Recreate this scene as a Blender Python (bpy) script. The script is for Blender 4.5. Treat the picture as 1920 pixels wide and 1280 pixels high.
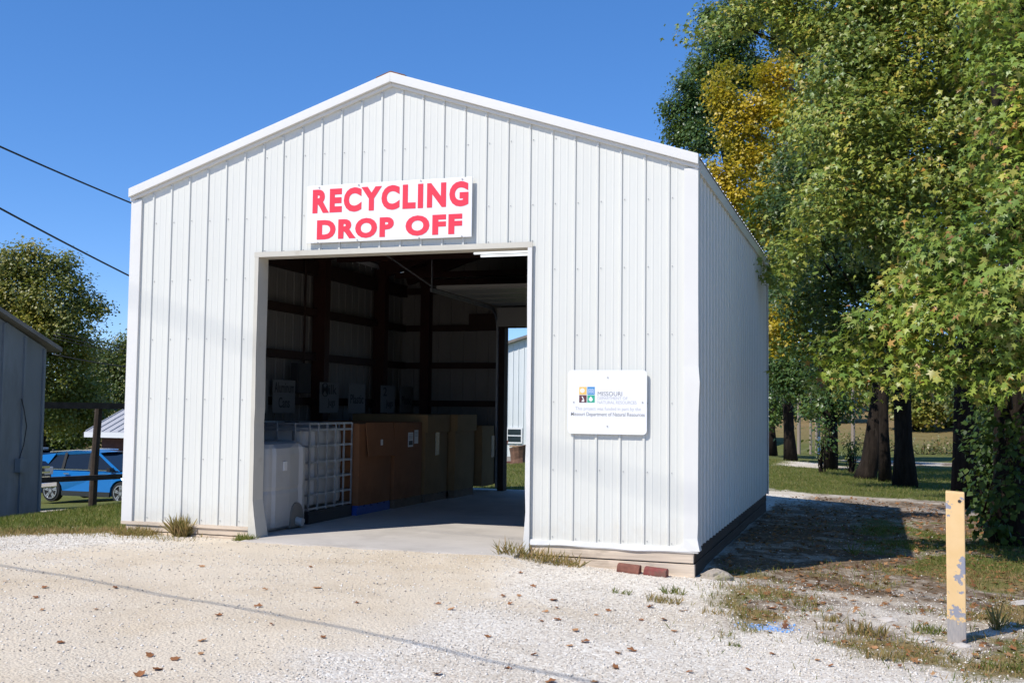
import bpy, math, random
import numpy as np
from mathutils import Vector, Matrix

for o in list(bpy.data.objects):
    bpy.data.objects.remove(o, do_unlink=True)
scene = bpy.context.scene
COL = scene.collection
rng = np.random.default_rng(7)
random.seed(7)

# ------------------------------------------------------------------ camera
CAM = np.array([7.746, -10.0926, 1.4993])
YAW, PITCH, ROLL = -0.3174556, 0.0603816, 0.0114152
FPX = 2042.83
def cam_axes():
    f = np.array([math.sin(YAW) * math.cos(PITCH), math.cos(YAW) * math.cos(PITCH), math.sin(PITCH)])
    r = np.array([math.cos(YAW), -math.sin(YAW), 0.0])
    u = np.cross(r, f)
    r2 = math.cos(ROLL) * r + math.sin(ROLL) * u
    u2 = -math.sin(ROLL) * r + math.cos(ROLL) * u
    return r2, u2, f
AX = cam_axes()
cd = bpy.data.cameras.new("camera")
cam = bpy.data.objects.new("camera", cd)
COL.objects.link(cam)
cd.sensor_width = 36.0
cd.lens = FPX / 1920.0 * 36.0
cd.clip_start = 0.05
cd.clip_end = 3000.0
cam.matrix_world = Matrix(((AX[0][0], AX[1][0], -AX[2][0], CAM[0]),
                           (AX[0][1], AX[1][1], -AX[2][1], CAM[1]),
                           (AX[0][2], AX[1][2], -AX[2][2], CAM[2]),
                           (0, 0, 0, 1)))
scene.camera = cam

def at(u, v, dist):
    """the place that lies dist metres away (level distance) along the sight line of a point of the photograph"""
    d = AX[0] * (u - 960) / FPX - AX[1] * (v - 640) / FPX + AX[2]
    return CAM + d * dist / math.hypot(d[0], d[1])

# ------------------------------------------------------------------ sky, sun, exposure
SUN_AZ, SUN_EL = math.radians(33.8), math.radians(48.5)      # direction the light travels in plan, height
LIGHT = np.array([math.sin(SUN_AZ) * math.cos(SUN_EL), math.cos(SUN_AZ) * math.cos(SUN_EL), -math.sin(SUN_EL)])
world = bpy.data.worlds.new("World")
scene.world = world
world.use_nodes = True
wn, wl = world.node_tree.nodes, world.node_tree.links
wn.clear()
sky = wn.new("ShaderNodeTexSky")
sky.sky_type = 'NISHITA'
sky.sun_disc = False
sky.sun_elevation = SUN_EL
sky.sun_rotation = math.atan2(-LIGHT[0], -LIGHT[1])
sky.altitude = 0
sky.air_density = 0.6
sky.dust_density = 0.0
sky.ozone_density = 3.0
bg = wn.new("ShaderNodeBackground")
bg.inputs[1].default_value = 0.15
wo = wn.new("ShaderNodeOutputWorld")
sg_ = wn.new("ShaderNodeGamma"); sg_.inputs[1].default_value = 0.68
sh_ = wn.new("ShaderNodeHueSaturation"); sh_.inputs['Saturation'].default_value = 1.45
wl.new(sky.outputs[0], sg_.inputs[0]); wl.new(sg_.outputs[0], sh_.inputs['Color']); 
sm_ = wn.new("ShaderNodeMix"); sm_.data_type = 'RGBA'; sm_.blend_type = 'MULTIPLY'; sm_.inputs[0].default_value = 1.0; sm_.inputs[7].default_value = (0.97, 1.035, 1.25, 1.0)
wl.new(sh_.outputs[0], sm_.inputs[6]); wl.new(sm_.outputs[2], bg.inputs[0])
wl.new(bg.outputs[0], wo.inputs[0])
sd = bpy.data.lights.new("sun", 'SUN')
sd.energy = 2.95
sd.angle = math.radians(0.53)
sd.color = (1.0, 0.95, 0.88)
sun = bpy.data.objects.new("sun", sd)
COL.objects.link(sun)
sun.rotation_euler = Vector(LIGHT).to_track_quat('-Z', 'Y').to_euler()
sun.location = (0, -20, 30)
scene.view_settings.view_transform = 'Standard'
scene.view_settings.look = 'None'
scene.view_settings.exposure = 0.75
scene.view_settings.gamma = 1.0
scene.view_settings.use_curve_mapping = False
scene.render.engine = 'CYCLES'
scene.cycles.max_bounces = 8
scene.cycles.diffuse_bounces = 4

# ------------------------------------------------------------------ helpers: noise, materials, meshes
def _hash(ix, iy, seed):
    h = (ix.astype(np.int64) * 374761393 + iy.astype(np.int64) * 668265263 + seed * 1442695041) & 0x7fffffff
    h = ((h ^ (h >> 13)) * 1274126177) & 0x7fffffff
    return ((h ^ (h >> 16)) & 0xffff) / 65535.0
def vnoise(x, y, seed=0):
    x = np.asarray(x, float); y = np.asarray(y, float)
    ix, iy = np.floor(x), np.floor(y)
    fx, fy = x - ix, y - iy
    fx, fy = fx * fx * (3 - 2 * fx), fy * fy * (3 - 2 * fy)
    a, b = _hash(ix, iy, seed), _hash(ix + 1, iy, seed)
    c, d = _hash(ix, iy + 1, seed), _hash(ix + 1, iy + 1, seed)
    return (a + (b - a) * fx) * (1 - fy) + (c + (d - c) * fx) * fy
def fbm(x, y, seed=0, octv=4):
    s, a, t = 0.0, 0.5, 0.0
    for k in range(octv):
        s = s + a * vnoise(x * 2 ** k, y * 2 ** k, seed + k * 17); t += a; a *= 0.5
    return s / t
def sstep(a, b, x):
    t = np.clip((np.asarray(x, float) - a) / (b - a), 0, 1)
    return t * t * (3 - 2 * t)

MATS = {}
def new_mat(name):
    m = bpy.data.materials.new(name)
    m.use_nodes = True
    n, l = m.node_tree.nodes, m.node_tree.links
    n.clear()
    out = n.new("ShaderNodeOutputMaterial")
    MATS[name] = m
    return m, n, l, out
def rgb(c):
    return (c[0], c[1], c[2], 1.0)
def mixc(n, l, fac, a, b, blend='MIX'):
    x = n.new("ShaderNodeMix"); x.data_type = 'RGBA'; x.blend_type = blend
    for s, v in ((x.inputs[0], fac), (x.inputs[6], a), (x.inputs[7], b)):
        if hasattr(v, 'is_output') or isinstance(v, bpy.types.NodeSocket):
            l.new(v, s)
        else:
            s.default_value = v if isinstance(v, (int, float)) else rgb(v)
    return x.outputs[2]
def noise(n, l, vec, scale, detail=4, rough=0.6):
    t = n.new("ShaderNodeTexNoise")
    t.inputs['Scale'].default_value = scale
    t.inputs['Detail'].default_value = detail
    t.inputs['Roughness'].default_value = rough
    l.new(vec, t.inputs['Vector'])
    return t.outputs['Fac']
def ramp(n, l, fac, stops, interp='LINEAR'):
    r = n.new("ShaderNodeValToRGB")
    r.color_ramp.interpolation = interp
    e = r.color_ramp.elements
    while len(e) < len(stops):
        e.new(0.5)
    for i, (p, c) in enumerate(stops):
        e[i].position = p
        e[i].color = rgb(c) if not isinstance(c, (int, float)) else (c, c, c, 1)
    l.new(fac, r.inputs[0])
    return r.outputs[0]
def coords(n, l, stretch=(1, 1, 1)):
    tc = n.new("ShaderNodeTexCoord")
    mp = n.new("ShaderNodeMapping")
    mp.inputs['Scale'].default_value = stretch
    l.new(tc.outputs['Object'], mp.inputs[0])
    return mp.outputs[0]
def mat(name, base, rough=0.6, metal=0.0, var=0.12, scale=4.0, stretch=(1, 1, 1), col2=None, c2=(0.55, 0.7), c2scale=3.0,
        bump=0.0, bscale=60.0, spec=0.5, bstretch=None, c2stretch=None):
    m, n, l, out = new_mat(name)
    p = n.new("ShaderNodeBsdfPrincipled")
    v = coords(n, l, stretch)
    f = noise(n, l, v, scale)
    lo = [c * (1 - var) for c in base]; hi = [min(1, c * (1 + var)) for c in base]
    c = ramp(n, l, f, [(0.3, lo), (0.7, hi)])
    if col2 is not None:
        f2 = noise(n, l, coords(n, l, c2stretch or stretch), c2scale, 6, 0.65)
        c = mixc(n, l, ramp(n, l, f2, [(c2[0], 0.0), (c2[1], 1.0)]), c, col2)
    l.new(c, p.inputs['Base Color'])
    p.inputs['Roughness'].default_value = rough
    p.inputs['Metallic'].default_value = metal
    p.inputs['Specular IOR Level'].default_value = spec
    if bump:
        b = n.new("ShaderNodeBump")
        b.inputs['Strength'].default_value = 1.0
        b.inputs['Distance'].default_value = bump
        l.new(noise(n, l, coords(n, l, bstretch or stretch), bscale, 5), b.inputs['Height'])
        l.new(b.outputs[0], p.inputs['Normal'])
    l.new(p.outputs[0], out.inputs[0])
    return m
def leaf_mat(name, stops, trans=0.35, rough=0.42, spec=0.45, patch=0):
    m, n, l, out = new_mat(name)
    g = n.new("ShaderNodeNewGeometry")
    c = ramp(n, l, g.outputs['Random Per Island'], stops)
    if patch:
        tc_ = n.new('ShaderNodeTexCoord')
        c = mixc(n, l, 1.0, c, ramp(n, l, noise(n, l, tc_.outputs['Object'], patch, 2), [(0.34, (0.66, 0.76, 0.8)), (0.52, (1.0, 1.0, 1.0)), (0.68, (1.34, 1.20, 0.9))]), 'MULTIPLY')
    p = n.new("ShaderNodeBsdfPrincipled")
    p.inputs['Roughness'].default_value = rough
    p.inputs['Specular IOR Level'].default_value = spec
    l.new(c, p.inputs['Base Color'])
    t = n.new("ShaderNodeBsdfTranslucent")
    l.new(mixc(n, l, 0.5, c, (0.35, 0.42, 0.03), 'MIX'), t.inputs[0])
    x = n.new("ShaderNodeMixShader"); x.inputs[0].default_value = trans
    l.new(p.outputs[0], x.inputs[1]); l.new(t.outputs[0], x.inputs[2])
    l.new(x.outputs[0], out.inputs[0])
    return m

def tag(o, label=None, cat=None, group=None, kind=None):
    if label: o['label'] = label
    if cat: o['category'] = cat
    if group: o['group'] = group
    if kind: o['kind'] = kind
    return o
def empty(name, loc=(0, 0, 0), rz=0.0, label=None, cat=None, group=None):
    o = bpy.data.objects.new(name, None)
    o.empty_display_size = 0.2
    COL.objects.link(o)
    o.location = loc
    o.rotation_euler = (0, 0, rz)
    return tag(o, label, cat, group)
def link(name, me, parent=None, loc=None, rot=None):
    o = bpy.data.objects.new(name, me)
    COL.objects.link(o)
    if parent is not None: o.parent = parent
    if loc is not None: o.location = loc
    if rot is not None: o.rotation_euler = rot
    return o
def fast_mesh(name, V, F, materials, smooth=False, midx=None):
    """mesh from numpy arrays; F is (n,3) or (n,4)"""
    me = bpy.data.meshes.new(name)
    V = np.asarray(V, np.float32); F = np.asarray(F, np.int32)
    k = F.shape[1]
    me.vertices.add(len(V)); me.vertices.foreach_set('co', V.ravel())
    me.loops.add(F.size); me.loops.foreach_set('vertex_index', F.ravel())
    me.polygons.add(len(F))
    me.polygons.foreach_set('loop_start', np.arange(0, F.size, k, dtype=np.int32))
    if smooth: me.polygons.foreach_set('use_smooth', np.ones(len(F), bool))
    if midx is not None: me.polygons.foreach_set('material_index', np.asarray(midx, np.int32))
    for m in (materials if isinstance(materials, (list, tuple)) else [materials]):
        me.materials.append(m)
    me.update(calc_edges=True)
    return me

class MB:
    """collects faces; build() links them as one mesh object"""
    def __init__(s): s.v, s.f, s.m = [], [], []
    def face(s, pts, mi=0):
        b = len(s.v); s.v += [tuple(map(float, p)) for p in pts]; s.f.append(tuple(range(b, b + len(pts)))); s.m.append(mi)
    def box(s, a, b, mi=0, jit=0.0):
        x0, y0, z0 = a; x1, y1, z1 = b
        P = [(x0, y0, z0), (x1, y0, z0), (x1, y1, z0), (x0, y1, z0), (x0, y0, z1), (x1, y0, z1), (x1, y1, z1), (x0, y1, z1)]
        if jit: P = [tuple(c + random.uniform(-jit, jit) for c in p) for p in P]
        s.hexa(P, mi)
    def hexa(s, P, mi=0):
        b = len(s.v); s.v += [tuple(map(float, p)) for p in P]
        for q in ((0, 3, 2, 1), (4, 5, 6, 7), (0, 1, 5, 4), (1, 2, 6, 5), (2, 3, 7, 6), (3, 0, 4, 7)):
            s.f.append(tuple(b + i for i in q)); s.m.append(mi)
    def bar(s, p, q, w, h, mi=0, up=(0, 0, 1)):
        p, q = Vector(p), Vector(q); d = (q - p).normalized(); up = Vector(up)
        sx = d.cross(up)
        if sx.length < 1e-4: sx = d.cross(Vector((1, 0, 0)))
        sx.normalize(); sy = sx.cross(d)
        a = sx * w / 2; c = sy * h / 2
        s.hexa([p - a - c, p + a - c, p + a + c, p - a + c, q - a - c, q + a - c, q + a + c, q - a + c], mi)
    def tube(s, pts, rad, seg=8, mi=0, caps=True):
        pts = [Vector(p) for p in pts]
        if not hasattr(rad, '__len__'): rad = [rad] * len(pts)
        b = len(s.v); ref = None
        for i, p in enumerate(pts):
            d = (pts[min(i + 1, len(pts) - 1)] - pts[max(i - 1, 0)]).normalized()
            if ref is None or abs(ref.dot(d)) > 0.95:
                ref = Vector((0, 0, 1)) if abs(d.z) < 0.9 else Vector((1, 0, 0))
            x = ref.cross(d).normalized(); y = d.cross(x)
            for k in range(seg):
                t = 2 * math.pi * k / seg
                c = p + (x * math.cos(t) + y * math.sin(t)) * rad[i]
                s.v.append((c.x, c.y, c.z))
        for i in range(len(pts) - 1):
            for k in range(seg):
                s.f.append((b + i * seg + k, b + i * seg + (k + 1) % seg, b + (i + 1) * seg + (k + 1) % seg, b + (i + 1) * seg + k)); s.m.append(mi)
        if caps:
            s.f.append(tuple(b + k for k in reversed(range(seg)))); s.m.append(mi)
            e = b + (len(pts) - 1) * seg
            s.f.append(tuple(e + k for k in range(seg))); s.m.append(mi)
    def prism(s, poly, axis, a, b, mi=0, ring=None):
        """extrude a polygon given in the two other axes along axis from a to b"""
        def P(p, t):
            if axis == 'x': return (t, p[0], p[1])
            if axis == 'y': return (p[0], t, p[1])
            return (p[0], p[1], t)
        n = len(poly); k = len(s.v)
        s.v += [P(p, a) for p in poly] + [P(p, b) for p in poly]
        s.f.append(tuple(k + i for i in range(n))); s.m.append(mi)
        s.f.append(tuple(k + n + i for i in reversed(range(n)))); s.m.append(mi)
        for i in range(n):
            j = (i + 1) % n
            s.f.append((k + i, k + n + i, k + n + j, k + j)); s.m.append(mi)
    def rings(s, R, mi=0, caps=True):
        """loft between rings of equal point count"""
        k = len(s.v); n = len(R[0])
        for r in R: s.v += [tuple(map(float, p)) for p in r]
        for i in range(len(R) - 1):
            for j in range(n):
                a = k + i * n + j; b = k + i * n + (j + 1) % n
                s.f.append((a, b, b + n, a + n)); s.m.append(mi)
        if caps:
            s.f.append(tuple(k + j for j in reversed(range(n)))); s.m.append(mi)
            e = k + (len(R) - 1) * n
            s.f.append(tuple(e + j for j in range(n))); s.m.append(mi)
    def build(s, name, materials, parent=None, loc=None, rot=None, smooth=False, bevel=0.0, fix=True):
        me = bpy.data.meshes.new(name)
        me.from_pydata(s.v, [], s.f)
        for m in (materials if isinstance(materials, (list, tuple)) else [materials]): me.materials.append(m)
        me.polygons.foreach_set('material_index', s.m)
        if smooth: me.polygons.foreach_set('use_smooth', [True] * len(s.f))
        if fix:
            import bmesh
            bm = bmesh.new(); bm.from_mesh(me)
            bmesh.ops.recalc_face_normals(bm, faces=bm.faces)
            bm.to_mesh(me); bm.free()
        me.update()
        o = link(name, me, parent, loc, rot)
        if bevel:
            md = o.modifiers.new('bevel', 'BEVEL'); md.width = bevel; md.segments = 2; md.limit_method = 'ANGLE'
        return o
def copy_tree(o, parent=None):
    c = o.copy(); COL.objects.link(c); c.parent = parent
    for ch in list(o.children): copy_tree(ch, c)
    return c
def text_part(name, s, rect, y, material, parent, offset=0.0, extrude=0.001, plane='xz', spacing=1.0):
    """one line of lettering fitted to rect = (x0, z0, x1, z1) on the plane y (or x for plane 'yz')"""
    cu = bpy.data.curves.new('lettering', 'FONT')
    cu.body = s; cu.offset = offset; cu.extrude = extrude; cu.resolution_u = 4; cu.space_character = spacing
    t = bpy.data.objects.new('lettering_source', cu); COL.objects.link(t)
    dg = bpy.context.evaluated_depsgraph_get()
    me = bpy.data.meshes.new_from_object(t.evaluated_get(dg))
    bpy.data.objects.remove(t, do_unlink=True); bpy.data.curves.remove(cu)
    co = np.zeros(len(me.vertices) * 3); me.vertices.foreach_get('co', co); co = co.reshape(-1, 3)
    lo, hi = co.min(0), co.max(0)
    X = rect[0] + (co[:, 0] - lo[0]) / (hi[0] - lo[0]) * (rect[2] - rect[0])
    Z = rect[1] + (co[:, 1] - lo[1]) / (hi[1] - lo[1]) * (rect[3] - rect[1])
    D = (co[:, 2] - lo[2])
    new = np.stack([X, y - D, Z], 1) if plane == 'xz' else np.stack([y + D, X, Z], 1)
    me.vertices.foreach_set('co', new.ravel().astype(np.float32))
    me.materials.clear(); me.materials.append(material); me.update()
    me.name = name
    return link(name, me, parent)
# ------------------------------------------------------------------ materials
mat('siding_white', (0.665, 0.66, 0.60), 0.42, var=0.025, scale=1.5, stretch=(1, 1, .35), col2=(0.58, 0.57, 0.54), c2=(0.62, 0.9), c2scale=2.2, bump=0.004, bscale=1.6, spec=0.4)
_m = MATS['siding_white']; _n, _l = _m.node_tree.nodes, _m.node_tree.links
_p = [q for q in _n if q.type == 'BSDF_PRINCIPLED'][0]; _src = _p.inputs['Base Color'].links[0].from_socket
_tc = _n.new('ShaderNodeTexCoord'); _sp = _n.new('ShaderNodeSeparateXYZ'); _l.new(_tc.outputs['Object'], _sp.inputs[0])
_ad = _n.new('ShaderNodeMath'); _ad.operation = 'MULTIPLY_ADD'; _l.new(noise(_n, _l, _tc.outputs['Object'], 7.0, 6, .7), _ad.inputs[0]); _ad.inputs[1].default_value = .9; _l.new(_sp.outputs[2], _ad.inputs[2])
_l.new(mixc(_n, _l, ramp(_n, _l, _ad.outputs[0], [(0.55, 0.30), (0.95, 0.0)]), _src, (0.50, 0.42, 0.31)), _p.inputs['Base Color'])
mat('siding_back', (0.20, 0.185, 0.165), 0.6, var=0.10, scale=3, stretch=(1, 1, .3), spec=0.2)  # dull back coat, set darker still to keep the interior dim
mat('trim_white', (0.70, 0.685, 0.64), 0.4, var=0.02, scale=2, col2=(0.6, 0.57, 0.5), c2=(0.68, 0.85), c2scale=5, spec=0.4)
mat('jamb_white_shaded', (0.56, 0.53, 0.45), 0.5, var=0.05, scale=3, col2=(0.42, 0.38, 0.30), c2=(0.6, 0.82), c2scale=4, spec=0.3)  # trim white darkened to tan for the jamb facing away from the sun
mat('sign_white', (0.78, 0.78, 0.77), 0.35, var=0.01, scale=2, spec=0.4)
mat('sign_red', (0.78, 0.045, 0.075), 0.4, var=0.03, scale=3, spec=0.4)
mat('skirt_wood', (0.62, 0.51, 0.39), 0.8, var=0.18, scale=3, stretch=(.6, 1, 9), col2=(0.30, 0.23, 0.165), c2=(0.55, 0.72), c2scale=2.0, c2stretch=(.8, 1, 3), bump=0.002, bscale=20, spec=0.2)
mat('side_wood_shaded', (0.075, 0.052, 0.036), 0.85, var=0.25, scale=3, stretch=(1, .6, 9), bump=0.002, bscale=20, spec=0.2)  # skirt board wood with the side wall's shade put into its colour
mat('steel_red', (0.045, 0.018, 0.013), 0.55, var=0.15, scale=5, spec=0.25)
mat('girt_dark', (0.040, 0.022, 0.017), 0.6, var=0.2, scale=4, spec=0.2)
mat('roof_metal', (0.72, 0.73, 0.74), 0.4, var=0.05, scale=2, spec=0.4)
mat('roof_under', (0.10, 0.09, 0.085), 0.7, var=0.1, scale=2, spec=0.2)
mat('rust_brown', (0.16, 0.065, 0.035), 0.7, var=0.3, scale=12)
mat('screw_grey', (0.42, 0.41, 0.40), 0.5, metal=0.2, var=0.1)
mat('concrete', (0.52, 0.48, 0.43), 0.85, var=0.10, scale=1.4, col2=(0.38, 0.35, 0.31), c2=(0.5, 0.75), c2scale=1.2, bump=0.002, bscale=30, spec=0.2)
mat('door_grey', (0.30, 0.285, 0.26), 0.55, var=0.05, spec=0.3)
mat('galvanised', (0.42, 0.43, 0.44), 0.4, metal=0.7, var=0.12, scale=14)
mat('tote_plastic', (0.40, 0.395, 0.375), 0.38, var=0.06, scale=2, col2=(0.34, 0.31, 0.26), c2=(0.55, 0.85), c2scale=3, spec=0.45)
mat('tote_recess_shade', (0.17, 0.155, 0.13), 0.5, var=0.15)  # tank plastic darkened to stand for shade in the valve recess
mat('dark_plastic', (0.018, 0.018, 0.02), 0.5, var=0.1)
mat('card_brown', (0.25, 0.112, 0.05), 0.8, var=0.08, scale=2, col2=(0.19, 0.08, 0.034), c2=(0.5, 0.8), c2scale=2.5, spec=0.2)
mat('card_tan', (0.25, 0.160, 0.072), 0.8, var=0.08, scale=2, col2=(0.19, 0.115, 0.05), c2=(0.5, 0.8), c2scale=2.5, spec=0.2)
mat('card_dark', (0.12, 0.06, 0.03), 0.85, var=0.1, spec=0.2)
mat('paper_white', (0.62, 0.61, 0.58), 0.6, var=0.03)
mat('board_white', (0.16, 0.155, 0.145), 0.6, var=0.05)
mat('ink_black', (0.015, 0.015, 0.016), 0.6, var=0.05)
mat('ink_grey', (0.24, 0.24, 0.26), 0.6, var=0.05)
mat('ink_pale', (0.50, 0.50, 0.53), 0.6, var=0.05)
mat('pallet_blue', (0.02, 0.07, 0.30), 0.6, var=0.15, scale=8)
mat('pallet_wood', (0.16, 0.11, 0.07), 0.85, var=0.2, scale=6)
mat('logo_yellow', (0.80, 0.52, 0.14), 0.5, var=0.02)
mat('logo_blue', (0.03, 0.24, 0.55), 0.5, var=0.02)
mat('logo_brown', (0.11, 0.035, 0.04), 0.5, var=0.02)
mat('logo_green', (0.03, 0.38, 0.24), 0.5, var=0.02)
mat('clear_film', (0.30, 0.30, 0.29), 0.15, var=0.2, scale=30, spec=0.8)
mat('brick_red', (0.20, 0.085, 0.06), 0.85, var=0.3, scale=14, bump=0.003, bscale=50, spec=0.2)
mat('brick_paint', (0.23, 0.065, 0.055), 0.75, var=0.25, scale=10, col2=(0.16, 0.08, 0.06), c2=(0.45, 0.6), c2scale=9, bump=0.003, bscale=50, spec=0.2)
mat('stone', (0.36, 0.31, 0.25), 0.9, var=0.25, scale=8, col2=(0.17, 0.16, 0.06), c2=(0.52, 0.68), c2scale=6, bump=0.006, bscale=25, spec=0.2)
mat('rubble', (0.50, 0.455, 0.40), 0.9, var=0.15, scale=12, bump=0.004, bscale=40, spec=0.2)
mat('wire_black', (0.012, 0.012, 0.013), 0.6, var=0.05)
mat('shed_metal', (0.20, 0.22, 0.235), 0.6, var=0.16, scale=1.2, stretch=(1, 1, .25), col2=(0.11, 0.115, 0.12), c2=(0.48, 0.75), c2scale=1.5, spec=0.3)
mat('shed_roof', (0.19, 0.17, 0.15), 0.7, var=0.2, scale=3)
mat('rail_wood', (0.055, 0.042, 0.033), 0.85, var=0.3, scale=6, bump=0.004, bscale=30, spec=0.2)
mat('house_brick', (0.15, 0.06, 0.042), 0.85, var=0.2, scale=6)
mat('house_roof', (0.42, 0.42, 0.43), 0.45, var=0.06, scale=1.0, spec=0.4)
mat('metal_wall', (0.70, 0.73, 0.72), 0.5, var=0.03, scale=.6)
mat('rib_shade', (0.48, 0.50, 0.50), 0.5, var=0.03)
mat('block_grey', (0.34, 0.31, 0.28), 0.85, var=0.1)
mat('window_glass', (0.03, 0.045, 0.05), 0.06, var=0.2, scale=2, spec=0.6)
mat('car_glass', (0.012, 0.014, 0.016), 0.03, var=0.05, spec=0.7)
mat('car_blue', (0.010, 0.16, 0.43), 0.18, metal=0.15, var=0.03, spec=0.6)
mat('car_navy', (0.008, 0.009, 0.022), 0.35, metal=0.0, var=0.03, spec=0.6)
mat('car_grey', (0.05, 0.055, 0.06), 0.2, metal=0.4, var=0.03, spec=0.6)
mat('chrome', (0.72, 0.72, 0.74), 0.12, metal=1.0, var=0.02)
mat('alloy', (0.55, 0.55, 0.57), 0.25, metal=0.8, var=0.05)
mat('tyre', (0.014, 0.014, 0.014), 0.8, var=0.1)
mat('trim_black', (0.016, 0.016, 0.017), 0.5, var=0.1)
mat('lamp_clear', (0.55, 0.56, 0.58), 0.1, var=0.1, spec=0.7)
mat('bark', (0.024, 0.018, 0.014), 0.9, var=0.45, scale=5, stretch=(2.2, 2.2, .5), col2=(0.075, 0.062, 0.05), c2=(0.62, 0.78), c2scale=6, bump=0.03, bscale=9, spec=0.1)
mat('pole_wood', (0.30, 0.24, 0.19), 0.85, var=0.15, scale=3, stretch=(1, 1, .1))
mat('stump_wood', (0.16, 0.085, 0.055), 0.9, var=0.3, scale=7, bump=0.01, bscale=14)
mat('stump_top', (0.36, 0.25, 0.15), 0.9, var=0.2, scale=9)
mat('stone_white', (0.66, 0.63, 0.585), 0.9, var=0.2, scale=9, spec=0.2)
mat('leaf_brown', (0.27, 0.115, 0.045), 0.75, var=0.35, scale=14, spec=0.2)
mat('leaf_tan', (0.40, 0.21, 0.095), 0.75, var=0.3, scale=14, spec=0.2)
mat('bolt_dark', (0.03, 0.03, 0.03), 0.7, var=0.1)
leaf_mat('leaf_sweetgum_near', [(0.0, (0.149, 0.234, 0.036)), (0.45, (0.240, 0.334, 0.052)), (0.75, (0.337, 0.376, 0.068)), (0.93, (0.389, 0.328, 0.082)), (1.0, (0.467, 0.213, 0.082))], 0.28, patch=.9)
leaf_mat('leaf_sweetgum', [(0.0, (0.133, 0.202, 0.040)), (0.5, (0.228, 0.287, 0.051)), (0.85, (0.314, 0.326, 0.061)), (0.985, (0.392, 0.311, 0.061)), (1.0, (0.571, 0.249, 0.061))], 0.22, patch=.9)
leaf_mat('leaf_sweetgum_shaded', [(0.0, (0.039, 0.081, 0.017)), (0.6, (0.066, 0.115, 0.024)), (1.0, (0.108, 0.141, 0.027))], 0.20, patch=.9)  # sweetgum leaf copy with canopy shade darkened into its colour
leaf_mat('leaf_oak', [(0.0, (0.046, 0.098, 0.028)), (0.6, (0.081, 0.144, 0.039)), (1.0, (0.127, 0.178, 0.046))], 0.25, 0.35, patch=.9)
leaf_mat('leaf_yellow', [(0.0, (0.370, 0.290, 0.020)), (0.5, (0.554, 0.409, 0.026)), (0.85, (0.600, 0.436, 0.026)), (1.0, (0.238, 0.251, 0.040))], 0.4, patch=.9)
leaf_mat('leaf_far', [(0.0, (0.131, 0.151, 0.030)), (0.5, (0.206, 0.214, 0.041)), (1.0, (0.330, 0.275, 0.062))], 0.3, patch=.4)
leaf_mat('leaf_far_green', [(0.0, (0.055, 0.09, 0.02)), (0.6, (0.09, 0.125, 0.026)), (1.0, (0.15, 0.155, 0.03))], 0.3)
leaf_mat('leaf_ivy', [(0.0, (0.022, 0.05, 0.012)), (0.6, (0.04, 0.08, 0.018)), (1.0, (0.08, 0.115, 0.022))], 0.2, 0.5, 0.25)
leaf_mat('leaf_brush', [(0.0, (0.16, 0.14, 0.05)), (0.5, (0.13, 0.15, 0.04)), (0.8, (0.24, 0.17, 0.07)), (1.0, (0.26, 0.14, 0.06))], 0.3)
leaf_mat('grass_green', [(0.0, (0.085, 0.120, 0.022)), (0.5, (0.13, 0.165, 0.032)), (0.8, (0.22, 0.20, 0.06)), (1.0, (0.36, 0.28, 0.12))], 0.3, 0.6, 0.2)
leaf_mat('grass_dry', [(0.0, (0.20, 0.17, 0.055)), (0.4, (0.33, 0.24, 0.10)), (0.75, (0.36, 0.22, 0.10)), (1.0, (0.15, 0.17, 0.04))], 0.25, 0.7, 0.2)
leaf_mat('litter_leaves', [(0.0, (0.20, 0.085, 0.035)), (0.5, (0.30, 0.14, 0.055)), (0.85, (0.38, 0.21, 0.10)), (1.0, (0.14, 0.05, 0.025))], 0.1, 0.75, 0.2)
leaf_mat('stone_chips', [(0.0, (0.48, 0.415, 0.335)), (0.35, (0.64, 0.575, 0.48)), (0.8, (0.76, 0.70, 0.61)), (1.0, (0.82, 0.785, 0.715))], 0.0, 0.9, 0.2)
leaf_mat('stone_blue', [(0.0, (0.10, 0.26, 0.58)), (0.6, (0.20, 0.42, 0.78)), (1.0, (0.5, 0.62, 0.8))], 0.0, 0.9, 0.2)
leaf_mat('stone_chips_grey', [(0.0, (0.16, 0.14, 0.12)), (0.5, (0.34, 0.30, 0.26)), (1.0, (0.5, 0.45, 0.38))], 0.0, 0.9, 0.2)

# ------------------------------------------------------------------ ground
GX = np.array([-600, -30, -16.7, -8.35, -5.1, -3.2, -1.5, 0, 1.6, 4.6, 6.2, 8, 10, 14, 30, 600.])
GZ = np.array([-2.4, -2.2, -1.53, -.80, -.35, -.07, .07, .10, .10, .06, -.02, -.09, -.13, -.12, 0, 0])
_tx = np.concatenate([np.linspace(-60, 60, 2401)])
_tz = np.interp(_tx, GX, GZ)
_k = np.exp(-0.5 * (np.arange(-24, 25) / 8.0) ** 2); _k /= _k.sum()
_tz = np.convolve(np.pad(_tz, 24, mode='edge'), _k, mode='valid')
BW, BD = 6.218, 7.31            # building width and length
SLAB = 0.115
def gz0(x, y):
    z = np.interp(np.asarray(x, float), _tx, _tz)
    bank = sstep(52, 150, y) * sstep(-12, 8, x) * 4.5
    y_ = np.maximum(0, np.asarray(y, float) - 5)
    fall = .016 * np.minimum(y_, 15) + .008 * np.clip(y_ - 15, 0, 40)
    return z + bank - fall
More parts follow.
